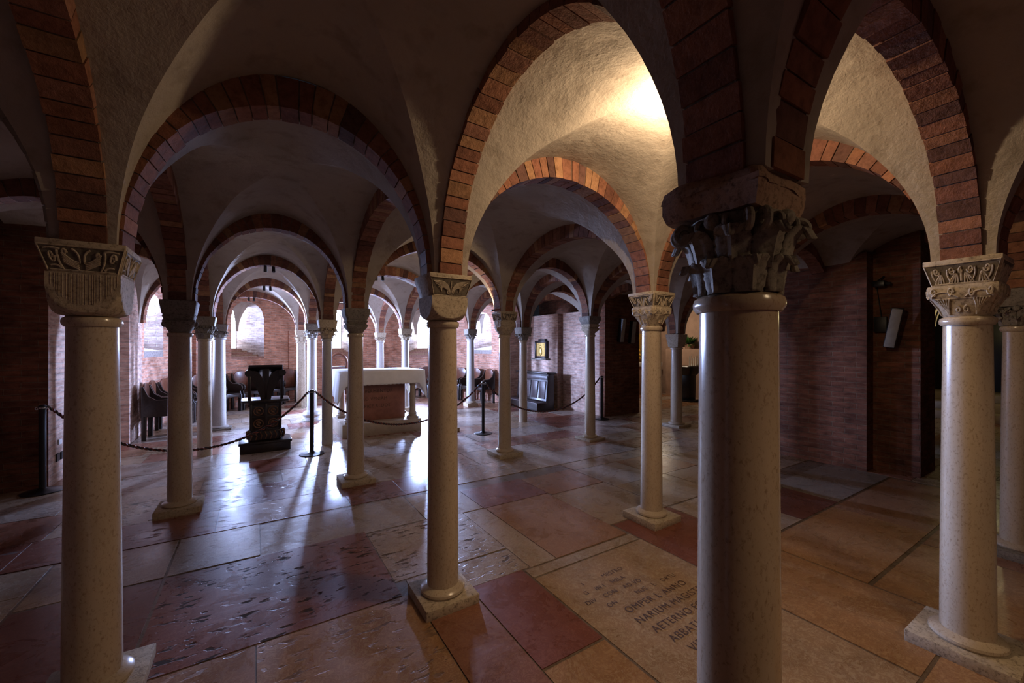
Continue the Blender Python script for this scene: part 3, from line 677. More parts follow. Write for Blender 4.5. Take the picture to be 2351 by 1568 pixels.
def rough(mb, amp, sc):
    mb.v = [tuple(Vector(p) + Vector(noise.noise_vector(Vector(p) * sc)) * amp) for p in mb.v]
def column(key, label, kind, rt=.085, rb=.100, zt=1.725, plinth=.19, ph=.058, mats=None, motifs=None, base='plinth', cap_top=None, rz=0, ab=.140):
    x, y, zs = ND[key]
    t = thing('column', label, 'column', (x, y, 0), rz, 'crypt columns')
    ms, mc, ma, mp = [M[k] for k in (mats or ('shaft', 'stone', 'stone', 'stone'))]
    ct = cap_top or zs - .135
    # base
    if base == 'plinth':
        b = MB(); b.box(-plinth, plinth, -plinth, plinth, -.004, ph); rough(b, .006, 7); b.build('plinth', mp, t, bevel=.006)
        b = MB(); b.lathe([(rb * .9, ph - .004), (rb * 1.32, ph), (rb * 1.42, ph + .013), (rb * 1.40, ph + .026), (rb * 1.26, ph + .038), (rb * 1.08, ph + .044), (rb * .95, ph + .05)]); b.build('base_ring', ms, t)
        zb = ph + .04
    elif base == 'round':
        b = MB(); b.lathe([(.03, -.004), (.19, -.004), (.20, .02), (.185, .06), (.15, .08), (.175, .10), (.19, .14), (.175, .18), (.14, .21), (rb, .23)]); b.build('base', mp, t); zb = .22
    elif base == 'claw':
        b = MB(); b.box(-.15, .15, -.15, .15, -.004, .10); b.build('plinth', mp, t, bevel=.01)
        b = MB(); b.lathe([(.05, .09), (.15, .10), (.155, .12), (.13, .14), (rb, .15)]); b.build('base_ring', mp, t); zb = .14
    else: zb = -.004
    # shaft with a slight swelling, and the necking ring
    b = MB(); pr = []
    oct_ = kind == 'octagon'
    for i in range(13):
        f = i / 12; r = rb + (rt - rb) * (f ** 1.25); pr.append((r, zb + (zt - zb) * f))
    b.lathe(pr, 8 if oct_ else 48); b.build('shaft', ms, t, smooth=30)
    b = MB(); rr = rt * 1.0; b.lathe([(rr * .95, zt - .012), (rr * 1.08, zt - .01), (rr * 1.17, zt + .002), (rr * 1.18, zt + .014), (rr * 1.14, zt + .026), (rr * 1.02, zt + .034), (rr * .9, zt + .036)], 48); b.build('necking_ring', ms, t)
    z0 = zt + .034
    # capital
    if kind == 'cushion':
        b = MB(); hq = .118; rings = []; n = 96
        for i in range(25):
            f = i / 24; z = z0 + (ct - z0) * f; g = min(1, f / .82)
            rho = rt * .93 + (hq * 1.42 - rt * .93) * math.sqrt(max(0, 1 - (1 - g) ** 2))
            ring = []
            for j in range(n):
                a = 2 * PI * j / n; cq, sq = math.cos(a), math.sin(a)
                k = min(hq / max(abs(cq), abs(sq)), rho); ring.append((cq * k, sq * k, z))
            rings.append(ring)
        b.loft(rings); b.build('capital', mc, t, smooth=22)
        if key == 'A':
            q = MB()
            for k in range(34):
                u = -.85 + 1.7 * k / 33; v0 = .25 + .65 * (abs(u) ** 2.2)
                if v0 > .9: continue
                q.tube([(u * hq + .006 * math.sin(k), -hq - .0006, z0 + (ct - z0) * (v0 + (0.97 - v0) * w)) for w in (0, .5, 1)], .0011, 4)
            q.build('tooling_marks', mc, bpy.context.scene.objects[-1] if False else t)
    elif kind in ('corinth', 'smallcorinth'):
        bell = lambda z: rt * .93 + (.118 - rt * .93) * max(0, min(1, (z - z0) / (ct - z0))) ** 1.7
        b = MB(); b.lathe([(bell(z0 + (ct - z0) * i / 10), z0 + (ct - z0) * i / 10) for i in range(11)], 48)
        hC = ct - z0; big = kind == 'corinth'
        for k in range(4):
            a = PI / 4 + k * PI / 2
            volute(b, a - .12, .142, ct - .034, .026, .0105); volute(b, a + .12, .142, ct - .034, .026, .0105)
            am = k * PI / 2
            for s in (-1, 1): volute(b, am + s * .28, .118, ct - .03, .02, .008)
            b.ball((.118 * math.cos(am), .118 * math.sin(am), ct - .018), .022, 10, 8)
        cp = b.build('capital', mc, t)
        q = MB()
        for k in range(8): leafmesh(q, k * PI / 4, z0 + .002, hC * .52, .038, bell, .024)
        for k in range(8): leafmesh(q, k * PI / 4 + PI / 8, z0 + hC * .30, hC * .62, .038, bell, .03)
        f = q.build('carved_leaves', mc, cp); sd = f.modifiers.new('thick', 'SOLIDIFY'); sd.thickness = .007; sd.offset = -1
    elif kind == 'flared':
        ht_ = .128; hC = ct - z0; zm = .55
        PR = [(rt * .95, 0, 2), (rt * 1.02, .08, 2.4), (.100, .28, 3.2), (.119, zm, 6), (ht_, zm + .1, 12), (ht_ + .004, .93, 16), (ht_, 1, 16)]
        b = MB(); b.lathe([(r, z0 + f * hC, p) for r, f, p in PR], 64); cp = b.build('capital', mc, t, smooth=40)
        def on(face, u, v):
            v = .05 + .9 * v
            for (r0, f0, p0), (r1, f1, p1) in zip(PR, PR[1:]):
                if f0 <= v <= f1: k = (v - f0) / (f1 - f0); r_, p_ = r0 + (r1 - r0) * k, p0 + (p1 - p0) * k
            a = -PI / 2 + face * PI / 2 + math.atan(u * .93); c_, s_ = math.cos(a), math.sin(a)
            k = r_ / ((abs(c_) ** p_ + abs(s_) ** p_) ** (1 / p_)) + .001
            return (c_ * k, s_ * k, z0 + v * hC)
        q = MB()
        for fc in range(4):
            for ln in motif((motifs or ['shell'])[-1]):
                q.tube([on(fc, u, v) for u, v in ln], .0056, 6, taper=lambda t_: 1 - .3 * t_)
        q.build('carved_relief', mc, cp)
    elif kind == 'stepped':
        b = MB(); b.lathe([(rt * .95, z0, 2), (.09, z0 + .03, 2.6), (.108, z0 + .055, 5), (.118, z0 + .075, 9), (.122, z0 + .1, 10), (.112, z0 + .108, 10), (.105, z0 + .115, 10), (.112, z0 + .125, 10), (.122, z0 + .14, 10), (.12, ct, 10)], 64); b.build('capital', mc, t, smooth=40)
    elif kind == 'block':
        bell = lambda z: rt * .95 + (.12 - rt * .95) * max(0, min(1, (z - z0) / (ct - z0))) ** .7
        b = MB(); b.lathe([(rt * .95, z0, 2), (.10, z0 + .03, 2.6), (.122, z0 + .08, 4), (.128, z0 + .11, 6), (.115, z0 + .13, 8), (.126, ct - .015, 8), (.12, ct, 8)], 64)
        for k in range(8):
            a = k * PI / 4; b.ball((.118 * math.cos(a), .118 * math.sin(a), z0 + .085), .026, 10, 8, sz=1.3)
        rough(b, .005, 22); b.build('capital', mc, t, smooth=40)
    elif kind == 'octagon':
        bell = lambda z: rt * .95 + (.12 - rt * .95) * max(0, min(1, (z - z0) / (ct - z0))) ** 1.2
        b = MB(); b.lathe([(bell(z0 + (ct - z0) * i / 10), z0 + (ct - z0) * i / 10) for i in range(11)], 48); cp = b.build('capital', mc, t)
        q = MB()
        for k in range(8): leafmesh(q, k * PI / 4, z0, (ct - z0) * .9, .04, bell, .03)
        f = q.build('carved_leaves', mc, cp); sd = f.modifiers.new('thick', 'SOLIDIFY'); sd.thickness = .007; sd.offset = -1
    # impost under the springing of the arches
    if kind == 'plain':
        b = MB(); frustum(b, rt * 1.05, .150, z0 - .002, zs); b.build('capital', mc, t, bevel=.004)
    elif key == 'E':
        b = MB(); n = 12; h = .130
        rings = []
        for z, hh in ((ct + .004, h * .90), (ct + .03, h), (ct + .07, h * 1.0), (zs - .03, h * 1.02), (zs, h * .96), (zs + .02, h * .7)):
            ring = []
            for sx, sy, dx, dy in ((-1, -1, 1, 0), (1, -1, 0, 1), (1, 1, -1, 0), (-1, 1, 0, -1)):
                for i in range(n):
                    ring.append((sx * hh + dx * 2 * hh * i / n, sy * hh + dy * 2 * hh * i / n, z))
            rings.append(ring)
        b.loft(rings); b.v = [(x - .010, y + .012, z) for x, y, z in b.v]; rough(b, .014, 9); rough(b, .005, 30); b.build('impost', ma, t, smooth=50)
    else:
        b = MB(); hb_ = .112 if kind in ('cushion', 'flared') else .122
        if kind == 'stepped':
            b.lathe([(.105, ct - .004, 10), (.118, ct + .012, 10), (.136, ct + .05, 10), (.142, ct + .08, 12), (.142, zs, 12)], 64); im = b.build('impost', ma, t, smooth=40)
        else:
            frustum(b, hb_, ab, ct, zs, .024); im = b.build('impost', ma, t, bevel=.003)
        if motifs:
            gm = MB()
            zl = zs - .024
            fcs = {'C': (0,), 'A': (0, 1), 'F': (3, 0), 'G': (3, 0), 'H': (3, 0), 'I': (3,)}.get(key, (0, 3))
            q = relief(motifs[0], fcs, hb_, ab, ct, zl, .0050)
            for fc in fcs:
                P_ = [facept(fc, u, v, hb_, ab, ct, zl, .0012) for u, v in ((-.94, .05), (.94, .05), (.95, .96), (-.95, .96))]
                gm.add(P_, [(0, 1, 2, 3)])
                q.tube([facept(fc, u, v, hb_, ab, ct, zl, .001) for u, v in ((-.95, .03), (.95, .03), (.96, .98), (-.96, .98), (-.95, .03))], .0042, 6)
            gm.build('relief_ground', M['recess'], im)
            q.build('carved_relief', ma, im)
    return t

B4 = ('shaft', 'stone', 'stone', 'stone')
column('A', 'left foreground column with plain cushion capital under a dark impost carved with beasts', 'cushion', .086, .101, 1.705, mats=('shaft', 'stone', 'stone', 'stone'), motifs=['beasts'])
column('C', 'slim centre foreground column whose impost carries a carved pair of wings', 'cushion', .088, .099, 1.735, .175, mats=B4, motifs=['wings'])
column('E', 'nearest and widest column, brown shaft, big dark leaf capital under rough brown impost', 'corinth', .095, .104, 1.705, .2, mats=('shaftbrown', 'stonedark', 'impost', 'stone'), cap_top=1.94)
column('F', 'right foreground column with scroll-carved impost above a shell-carved flaring capital', 'flared', .090, .104, 1.728, .2, mats=B4, motifs=['scroll', 'shell'])
column('F2', 'column cut off by the right picture edge behind the shell-carved column', 'smallcorinth', .086, .1, 1.735, .2, base='plinth', mats=('shaft', 'stonegrey', 'stonegrey', 'stonegrey'))
column('G', 'pale gold column with interlace-carved impost, standing left of the widest column', 'flared', .084, .098, 1.765, .185, mats=B4, motifs=['interlace', 'shell'], ab=.148)
column('H', 'warm-lit column right of the centre column, blocky worn capital, square plinth', 'block', .082, .096, 1.755, .2, mats=B4, motifs=['interlace'])
column('I', 'column left of the tall black post at the dark pier, carved impost, low plinth', 'stepped', .08, .092, 1.80, .19, .035, mats=('shaft', 'stone', 'stonegrey', 'stone'))
column('J', 'stout column with plain tapered capital beside the black candle stand', 'plain', .105, .112, 1.575, .2, .05, mats=('shaft', 'stone', 'stone', 'stone'))
column('D', 'column standing before the left half of the altar, moulded stepped capital', 'stepped', .082, .098, 1.735, .19, mats=('shaft', 'stonegrey', 'stonegrey', 'stone'))
column('K', 'beige column with dark lumpy capital just right of the left foreground column', 'block', .088, .1, 1.715, .18, mats=('shaft', 'stonegrey', 'stonegrey', 'stone'), base='plinth')
column('L', 'slender column behind the dark-capital one in the left row, leaf capital, no plinth', 'smallcorinth', .08, .092, 1.70, mats=('shaft', 'stonegrey', 'stonegrey', 'stone'), base='none')
column('M', 'grey column farthest back of the left row, standing by the choir seats', 'smallcorinth', .1, .115, 1.765, .2, .03, mats=('shaftgrey', 'stonegrey', 'stonegrey', 'stonegrey'))
column('Q', 'column left of the altar with golden-lit fluted capital, thin shaft without plinth', 'smallcorinth', .072, .085, 1.715, mats=('shaftgrey', 'stone', 'stone', 'stone'), base='none')
column('P', 'grey column on a bulging round base behind the black rope post left of the altar', 'smallcorinth', .092, .1, 1.78, base='round', mats=('shaftgrey', 'stonegrey', 'stonegrey', 'shaftgrey'))
column('N', 'rough white octagonal column with leafy capital against the apse wall by the lectern', 'octagon', .105, .12, 1.73, mats=('stone', 'stone', 'stone', 'stone'), base='none')
column('Rr', 'thin white column behind the altar, left of the pair seen above its top', 'smallcorinth', .098, .11, 1.76, mats=('shaftgrey', 'stone', 'stone', 'stone'), base='claw')
column('S', 'thin white column behind the altar, right of the pair, beside the bright window', 'smallcorinth', .086, .096, 1.76, mats=('shaftgrey', 'stone', 'stone', 'stone'), base='claw')
column('T', 'grey column on a white clawed base in front of the right-hand choir seats', 'smallcorinth', .098, .112, 1.80, mats=('shaftgrey', 'stonegrey', 'stonegrey', 'chalk_'[:0] or 'stone'), base='claw')
column('U', 'slim grey-beige column left of the dark kneeler, no plinth', 'smallcorinth', .08, .088, 1.72, mats=('shaft', 'stonegrey', 'stonegrey', 'stone'), base='none')
column('V', 'column standing directly behind the winged-impost centre column', 'smallcorinth', .08, .092, 1.73, mats=('shaft', 'stonegrey', 'stonegrey', 'stone'))
column('X', 'column standing directly behind the widest brown column', 'smallcorinth', .082, .096, 1.73, mats=('shaft', 'stonegrey', 'stonegrey', 'stone'))
column('B1', 'nearest column on the left, standing outside the picture frame', 'smallcorinth', .082, .096, 1.73, mats=('shaft', 'stonegrey', 'stonegrey', 'stone'))

# ------------------------------------------------------------------ altar
al = thing('altar', 'stone altar with red inscribed block and corner colonnettes under a white cloth', 'altar', (2.0, 8.05, 0))
b = MB(); b.box(-.72, .72, -.46, .60, -.004, .235); b.build('step', M['altarstone'], al, bevel=.008)
b = MB(); b.box(-.47, .47, -.22, .30, .235, 1.05); blk = b.build('pedestal', M['redstone'], al, bevel=.008)
for sx in (-.58, .58):
    for sy in (-.34, .44):
        b = MB(); b.box(sx - .09, sx + .09, sy - .09, sy + .09, .235, .275)
        b.lathe([(.085, .275), (.09, .29), (.075, .31), (.082, .33), (.064, .36), (.058, .40), (.055, .62), (.05, .86), (.062, .875), (.055, .885), (.07, .92), (.095, .98), (.1, 1.05)], 28, sx, sy)
        b.build('colonnette', M['altarstone'], al)
b = MB(); b.box(-.74, .74, -.47, .56, 1.05, 1.165); b.build('altar_slab', M['altarstone'], al, bevel=.006)
lettering('inscription', [('LESTINE  PARARE', -.50, .70, .085, 0), ('DE  PERMANTOR', -.48, .555, .085, 0), ('AD VENIAM', -.36, .41, .085, 0), ('ASPICE REDOS', -.42, .275, .085, 0)], M['letter'], blk, (.02, -.2215, .20), (PI / 2, 0, 0), 'dark incised Latin letters')
# cloth: top, short front with scalloped edge, long sides with falling corners
def altar_cloth():
    mb = MB(); X, Y0, Y1, Z = .76, -.49, .57, 1.171
    n = 60; vs = []; rows = 10
    per = []
    for i in range(n): per.append((-X + 2 * X * i / n, Y0, 0, -1, 'f'))
    for i in range(30): per.append((X, Y0 + (Y1 - Y0) * i / 30, 1, 0, 's'))
    for i in range(n): per.append((X - 2 * X * i / n, Y1, 0, 1, 'b'))
    for i in range(30): per.append((-X, Y1 - (Y1 - Y0) * i / 30, -1, 0, 's'))
    rings = []; m = len(per)
    for r in range(rows + 1):
        f = r / rows; ring = []
        for k, (x, y, nx, ny, sd) in enumerate(per):
            # distance to the nearest front/back corner for the pointed side drops
            drop = .245 + .008 * abs(math.sin(k * 1.05)) if sd in 'fb' else .47 + .07 * math.cos(2 * PI * (y - Y0) / (Y1 - Y0))
            if sd in 'fb':
                e = min(x + X, X - x)
                if e < .10: drop = .245 + (.54 - .205) * (1 - e / .10) ** .7
            flare = .012 + (.05 if sd == 's' else .0) * f + .012 * math.sin(k * .9) * f * (1 if sd == 's' else .25)
            ex = (.045 * f * (1 if x > 0 else -1)) if sd in 'fb' and min(x + X, X - x) < .1 else 0
            ring.append((x + nx * flare + ex, y + ny * flare, Z - drop * f))
        rings.append(ring)
    mb.loft(rings, caps=False)
    mb.add(rings[0], [tuple(range(m))])
    return mb
cl = altar_cloth().build('altar_cloth', M['cloth'], None, (2.0, 8.05, 0), smooth=50)
sd = cl.modifiers.new('thick', 'SOLIDIFY'); sd.thickness = .004; sd.offset = 1
tag(cl, 'white linen cloth with scalloped edge draped over the altar', 'altar cloth')

# ------------------------------------------------------------------ lectern
lc = thing('lectern', 'dark carved wooden lectern with scrolled top and round gilt medallions', 'lectern', (.13, 7.5, 0), 0)
b = MB()
pts = [(-.335, -.24), (.335, -.24), (.335, .12), (.30, .22), (.2, .29), (-.2, .29), (-.30, .22), (-.335, .12)]
def prism(mb, pts, z0, z1, k=1.0): mb.loft([[(x, y, z0) for x, y in pts], [(x * k, y * k, z1) for x, y in pts]])
prism(b, pts, -.004, .13); b.build('base_step', M['wood'], lc, bevel=.012)
b = MB(); prism(b, [(x * 1.05, y * 1.05) for x, y in pts], .125, .165); b.build('base_board', M['wood'], lc, bevel=.01)
b = MB(); b.lathe([(.19, .165, 6), (.225, .18, 6), (.232, .24, 6), (.222, .30, 6), (.2, .33, 6)], 48)
b.v = [(x * 1.05, y * .82, z) for x, y, z in b.v]; pl = b.build('carved_plinth', M['wood'], lc)
q = MB()
for k in range(7): q.tube([(-.2 + k * .065, -.19, .19), (-.18 + k * .065, -.198, .25), (-.21 + k * .065, -.19, .31)], .009, 6)
for sx in (-1, 1): q.ball((sx * .235, -.15, .31), .028, 10, 8); q.tube([(sx * .235, -.15, .2), (sx * .25, -.15, .26), (sx * .235, -.15, .33)], .016, 8)
q.build('carving', M['ochre'], pl)
b = MB(); b.box(-.205, .205, -.15, .17, .325, .74); bd = b.build('body', M['wood'], lc, bevel=.004)
b = MB()
for x in (-.195, 0, .195): b.box(x - .017, x + .017, -.166, -.148, .33, .735)
for z in (.335, .53, .72): b.box(-.2, .2, -.164, -.148, z - .012, z + .012)
b.build('panel_frame', M['wood'], bd, bevel=.003)
for x in (-.098, .098):
    for z in (.43, .62):
        q = MB(); q.tube([(x + .062 * math.cos(a * PI / 12), -.154, z + .062 * math.sin(a * PI / 12)) for a in range(25)], .009, 6)
        q.tube([(x + .025 * math.cos(a * PI / 9 + .3), -.152, z + .03 * math.sin(a * PI / 9)) for a in range(16)], .012, 6); q.ball((x, -.15, z + .015), .02, 8, 6)
        q.build('medallion', M['ochre'], bd)
b = MB(); b.box(-.23, .23, -.18, .2, .735, .765); b.build('cornice', M['wood'], lc, bevel=.006)
b = MB(); prism(b, [(-.30, -.26), (.30, -.26), (.325, -.2), (.325, .2), (.29, .26), (-.29, .26), (-.325, .2), (-.325, -.2)], .765, .80); b.build('shelf', M['wood'], lc, bevel=.01)
for sx in (-1, 1):
    b = MB(); b.box(sx * .215 - .022, sx * .215 + .022, -.16, -.115, .80, 1.16); b.build('post', M['wood'], lc, bevel=.004)
    # scrolled bracket: a leaning curved board ending in a volute
    b = MB()
    prof = []
    for i in range(15):
        f = i / 14; prof.append((sx * (.07 + .15 * f ** 1.6), .80 + .36 * f - .02 * math.sin(PI * f)))
    inn_ = [(sx * .012, .80), (sx * .02, .95), (sx * .05, 1.12), (sx * .10, 1.20)]
    poly = prof + [(sx * .225, 1.22), (sx * .19, 1.245), (sx * .14, 1.24), (sx * .085, 1.205), (sx * .045, 1.12), (sx * .02, .98), (sx * .012, .80)]
    b.loft([[(x, y, z) for x, z in poly] for y in (-.13, .06)])
    cyl = [[(sx * .222 + .052 * math.cos(a * PI / 12), y, 1.205 + .052 * math.sin(a * PI / 12)) for a in range(24)] for y in (-.15, .08)]
    b.loft(cyl); b.build('scroll_bracket', M['wood'], lc, smooth=40)
b = MB(); b.box(-.045, .045, -.12, .03, .80, 1.28); b.build('centre_post', M['wood'], lc, bevel=.004)
b = MB(); vs = [(-.225, -.20, 1.30), (.225, -.20, 1.30), (.255, .22, 1.13), (-.255, .22, 1.13)]
b.add(vs + [(x, y, z + .035) for x, y, z in vs], [(3, 2, 1, 0), (4, 5, 6, 7), (0, 1, 5, 4), (1, 2, 6, 5), (2, 3, 7, 6), (3, 0, 4, 7)]); b.build('desk_board', M['wood'], lc, bevel=.006)

# ------------------------------------------------------------------ choir seats round the apse
def choir_seat():
    t = thing('choir_seat', 'x', 'seat', group='choir seats round the apse')
    W = .245
    def arcboard(x0, x1, y, zb, zt, th, n=14, e=2.6):
        pts = [(x0, zb)]
        for i in range(n + 1):
            a = PI - PI * i / n; cx = (x0 + x1) / 2; hw = (x1 - x0) / 2
            pts.append((cx + hw * math.copysign(abs(math.cos(a)) ** (2 / e), math.cos(a)), zt - .2 + .2 * abs(math.sin(a)) ** (2 / e)))
        pts.append((x1, zb)); return [[(x, y - th / 2, z) for x, z in pts], [(x, y + th / 2, z) for x, z in pts]]
    b = MB(); b.loft(arcboard(-W + .03, W - .03, .22, .42, .98, .03)); b.build('backrest', M['woodbrown'], t, bevel=.006)
    b = MB(); b.box(-W + .02, W - .02, -.2, .21, .42, .455); b.build('seat', M['wood'], t, bevel=.008)
    for s in (-1, 1):
        prof = [(.24, .40), (.24, .92), (.21, .93), (.14, .76), (.04, .69), (-.12, .685), (-.2, .66), (-.235, .60), (-.22, .53), (-.17, .50), (-.20, .40)]
        b = MB(); b.loft([[(s * W + o, y, z) for y, z in prof] for o in (-.022, .022)]); b.build('armrest', M['wood'], t, bevel=.008)
        b = MB(); b.box(s * W - .025, s * W + .025, -.21, -.13, -.004, .42, top=1.1); b.build('leg', M['wood'], t, bevel=.005)
        b = MB(); b.box(s * W - .025, s * W + .025, .17, .23, -.004, .42); b.build('leg', M['wood'], t, bevel=.005)
    b = MB(); b.loft([[(x, y, z) for x, z in [(-W, .43), (W, .43), (W, .30), (.15, .36), (0, .375), (-.15, .36), (-W, .30)]] for y in (-.19, -.165)]); b.build('apron', M['wood'], t, bevel=.004)
    return t
seat0 = choir_seat()
SEATS = []
for i, y in enumerate((9.47, 10.04)): SEATS.append((-1.42, y, R(90)))
for a in (171, 161, 151, 141, 131, 121, 111): SEATS.append((AC[0] + 3.5 * math.cos(R(a)), AC[1] + 3.5 * math.sin(R(a)), R(a - 90)))
for a in (65, 55, 45, 35, 25, 15, 5): SEATS.append((AC[0] + 3.5 * math.cos(R(a)), AC[1] + 3.5 * math.sin(R(a)), R(a - 90)))
LAB = ['dark choir seat at the left end of the row, against the lit wall edge', 'second dark choir seat from the left wall edge, half behind a column', 'third dark choir seat from the left, behind the dark-capital column', 'fourth choir seat from the left, between the two left-row columns',
 'fifth choir seat from the left, beside the grey left-row column', 'sixth choir seat from the left, its rounded arm beside the lectern', 'choir seat with lit brown back just left of the lectern top', 'choir seat partly behind the lectern, right of the lit one', 'choir seat end behind the rough white column',
 'choir seat behind the right drop of the altar cloth', 'choir seat behind the centre column', 'choir seat right of the centre column, brown rounded back', 'choir seat left of the grey column at right', 'choir seat right of the grey column, lit brown back', 'choir seat behind the right rope post with tall rounded back', 'choir seat at the right end of the row, by the warm-lit column']
for i, (x, y, a) in enumerate(SEATS):
    o = seat0 if i == 0 else copy_tree(seat0)
    o.location = (x, y, 0); o.rotation_euler = (0, 0, a); o['label'] = LAB[i]

# president's chair behind the altar
ch = thing('armchair', 'wooden chair with tall arched back frame behind the left end of the altar', 'chair', (1.68, 10.3, 0))
b = MB(); b.tube([(-.19, .2, .45), (-.19, .2, 1.2)] + [(.19 * math.cos(PI - PI * i / 14), .2, 1.25 + .19 * math.sin(PI * i / 14)) for i in range(15)] + [(.19, .2, 1.2), (.19, .2, .45)], .03, 8); b.build('back_frame', M['woodbrown'], ch)
b = MB(); b.box(-.16, .16, .195, .215, .5, 1.15); b.build('backrest', M['woodbrown'], ch)
b = MB(); b.box(-.24, .24, -.24, .22, .42, .47); b.build('seat', M['woodbrown'], ch, bevel=.01)
for sx in (-.21, .21):
    for sy in (-.2, .19):
        b = MB(); b.box(sx - .022, sx + .022, sy - .022, sy + .022, -.004, .42); b.build('leg', M['woodbrown'], ch)
    b = MB(); b.box(sx - .025, sx + .025, -.24, .2, .66, .70); b.box(sx - .02, sx + .02, -.22, -.18, .46, .67); b.build('armrest', M['woodbrown'], ch)

# ------------------------------------------------------------------ kneeler (prie-dieu) by the picture
kn = thing('kneeler', 'dark panelled wooden kneeler standing below the gilded picture', 'kneeler', (6.2, 8.85, 0))
b = MB(); prof = [(-.30, 0), (.24, 0), (.24, .93), (.05, .93), (-.02, .24), (-.30, .20)]
b.loft([[(x, y, z) for x, z in prof] for y in (-.68, .68)]); kb = b.build('body', M['wood'], kn, bevel=.008)
b = MB(); b.box(-.02, .28, -.72, .72, .925, .965); b.build('top_board', M['wood'], kn, bevel=.006)
def kp(y0, y1, f0, f1, off):
    vs = []
    for y, f in ((y0, f0), (y1, f0), (y1, f1), (y0, f1)): vs.append((-.02 + .07 * f - off, y, .24 + .69 * f))
    return vs
for (y0, y1) in ((-.62, -.36), (-.29, -.03), (.04, .30), (.37, .62)):
    b = MB(); A_, B_ = kp(y0, y1, .08, .72, -.005), kp(y0, y1, .08, .72, .02)
    b.loft([A_, B_]); b.build('panel', M['woodgrey'], kn, bevel=.008)
b = MB(); b.loft([kp(-.66, .66, .78, .93, -.005), kp(-.66, .66, .78, .93, .02)]); b.build('rail', M['woodgrey'], kn, bevel=.006)
b = MB(); b.box(-.34, -.02, -.72, .72, .198, .225); b.build('kneeling_board', M['woodgrey'], kn, bevel=.006)

# ------------------------------------------------------------------ gilded picture on its ledge
ic = thing('icon', 'small gilded relief picture in a dark frame on the pink brick wall', 'picture', (6.72, 9.08, 1.31))
b = MB(); b.box(-.03, .02, -.24, .24, 0, .46); b.build('panel', M['ochre'], ic)
b = MB()
for y in (-.24, .24): b.box(-.055, .022, y - .025, y + .025, 0, .47)
for z in (.015, .45): b.box(-.055, .022, -.25, .25, z - .02, z + .02)
b.box(-.05, .022, -.2, .1, .47, .53); b.build('frame', M['wood'], ic, bevel=.004)
b = MB(); b.ball((-.035, .0, .32), .045, 12, 8, sx=.6); b.ball((-.035, 0, .18), .1, 12, 8, sx=.4, sy=.75, sz=1.25); b.ball((-.035, .05, .24), .05, 10, 6, sx=.5); b.box(-.04, -.025, -.19, .19, .06, .42); b.build('relief', M['gold'], ic)
b = MB(); b.box(6.60, 6.752, 8.74, 9.44, 1.265, 1.305); lg = b.build('ledge', M['stonegrey'], bevel=.006); tag(lg, 'narrow stone ledge carrying the gilded picture', 'ledge')

# ------------------------------------------------------------------ rope barrier
def stanchion():
    t = thing('stanchion', 'x', 'barrier post', group='black rope barrier posts')
    b = MB(); b.lathe([(.02, -.003), (.165, -.003), (.17, .006), (.165, .012), (.06, .028), (.036, .04), (.03, .045)], 40); b.build('base', M['black'], t)
    b = MB(); b.lathe([(.0285, .03), (.0285, .92), (.034, .925), (.034, .95), (.02, .965), (.004, .968)], 24); b.build('post', M['black'], t)
    b = MB(); b.lathe([(.035, .922), (.0365, .93), (.035, .938)], 24)
    for sx in (-1, 1): b.tube([(sx * (.045 + .012 * math.cos(a * PI / 6)), 0, .925 + .012 * math.sin(a * PI / 6)) for a in range(13)], .0035, 6)
    b.build('collar', M['chrome'], t); return t
ST = [(-2.0, 6.58, 'black rope post at far left in front of the dark brick pier'), (.71, 6.75, 'black rope post between the lectern and the altar'), (3.58, 6.67, 'black rope post right of the centre column'), (6.55, 6.60, 'black rope post in front of the dark pier at right')]
st0 = stanchion()
for i, (x, y, l) in enumerate(ST):
    o = st0 if i == 0 else copy_tree(st0)
    o.location = (x, y, 0); o['label'] = l
RL = ['dark red rope sagging from the far left post to the lectern', 'dark red rope sagging in front of the altar', 'dark red rope sagging in front of the kneeler']
for i in range(3):
    (x0, y0, _), (x1, y1, _) = ST[i], ST[i + 1]
    lowz = (.27, .315, .29)[i]; n = 260; cx_ = []
    d = Vector((x1 - x0, y1 - y0, 0)); L = d.length; d.normalize()
    A_ = Vector((x0, y0, .925)) + d * .06; B_ = Vector((x1, y1, .925)) - d * .06
    for k in range(n + 1):
        f = k / n; g = (2 * f - 1); c0 = math.cosh(1.5)
        p = A_.lerp(B_, f); p.z = .925 - (.925 - lowz) * (c0 - math.cosh(1.5 * g)) / (c0 - 1); cx_.append(p)
    arc = 0; b = MB(); s1, s2 = [], []
    w = Vector((-d.y, d.x, 0))
    for k, p in enumerate(cx_):
        if k: arc += (p - cx_[k - 1]).length
        t = (cx_[min(k + 1, n)] - cx_[max(k - 1, 0)]).normalized(); v = t.cross(w)
        a = arc / .085 * 2 * PI
        s1.append(p + (w * math.cos(a) + v * math.sin(a)) * .0095); s2.append(p - (w * math.cos(a) + v * math.sin(a)) * .0095)
    b.tube(s1, .0095, 6); 
    rp = thing('barrier_rope', RL[i], 'rope', group='twisted ropes between the posts')
    b.build('red_strand', M['rope'], rp); b = MB(); b.tube(s2, .0095, 6); b.build('dark_strand', M['wood'], rp)
    for e, p, q in ((0, cx_[0], cx_[4]), (1, cx_[-1], cx_[-5])):
        b = MB(); b.tube([p - (q - p).normalized() * .03, p, q], .012, 8); b.build('end_hook', M['chrome'], rp)

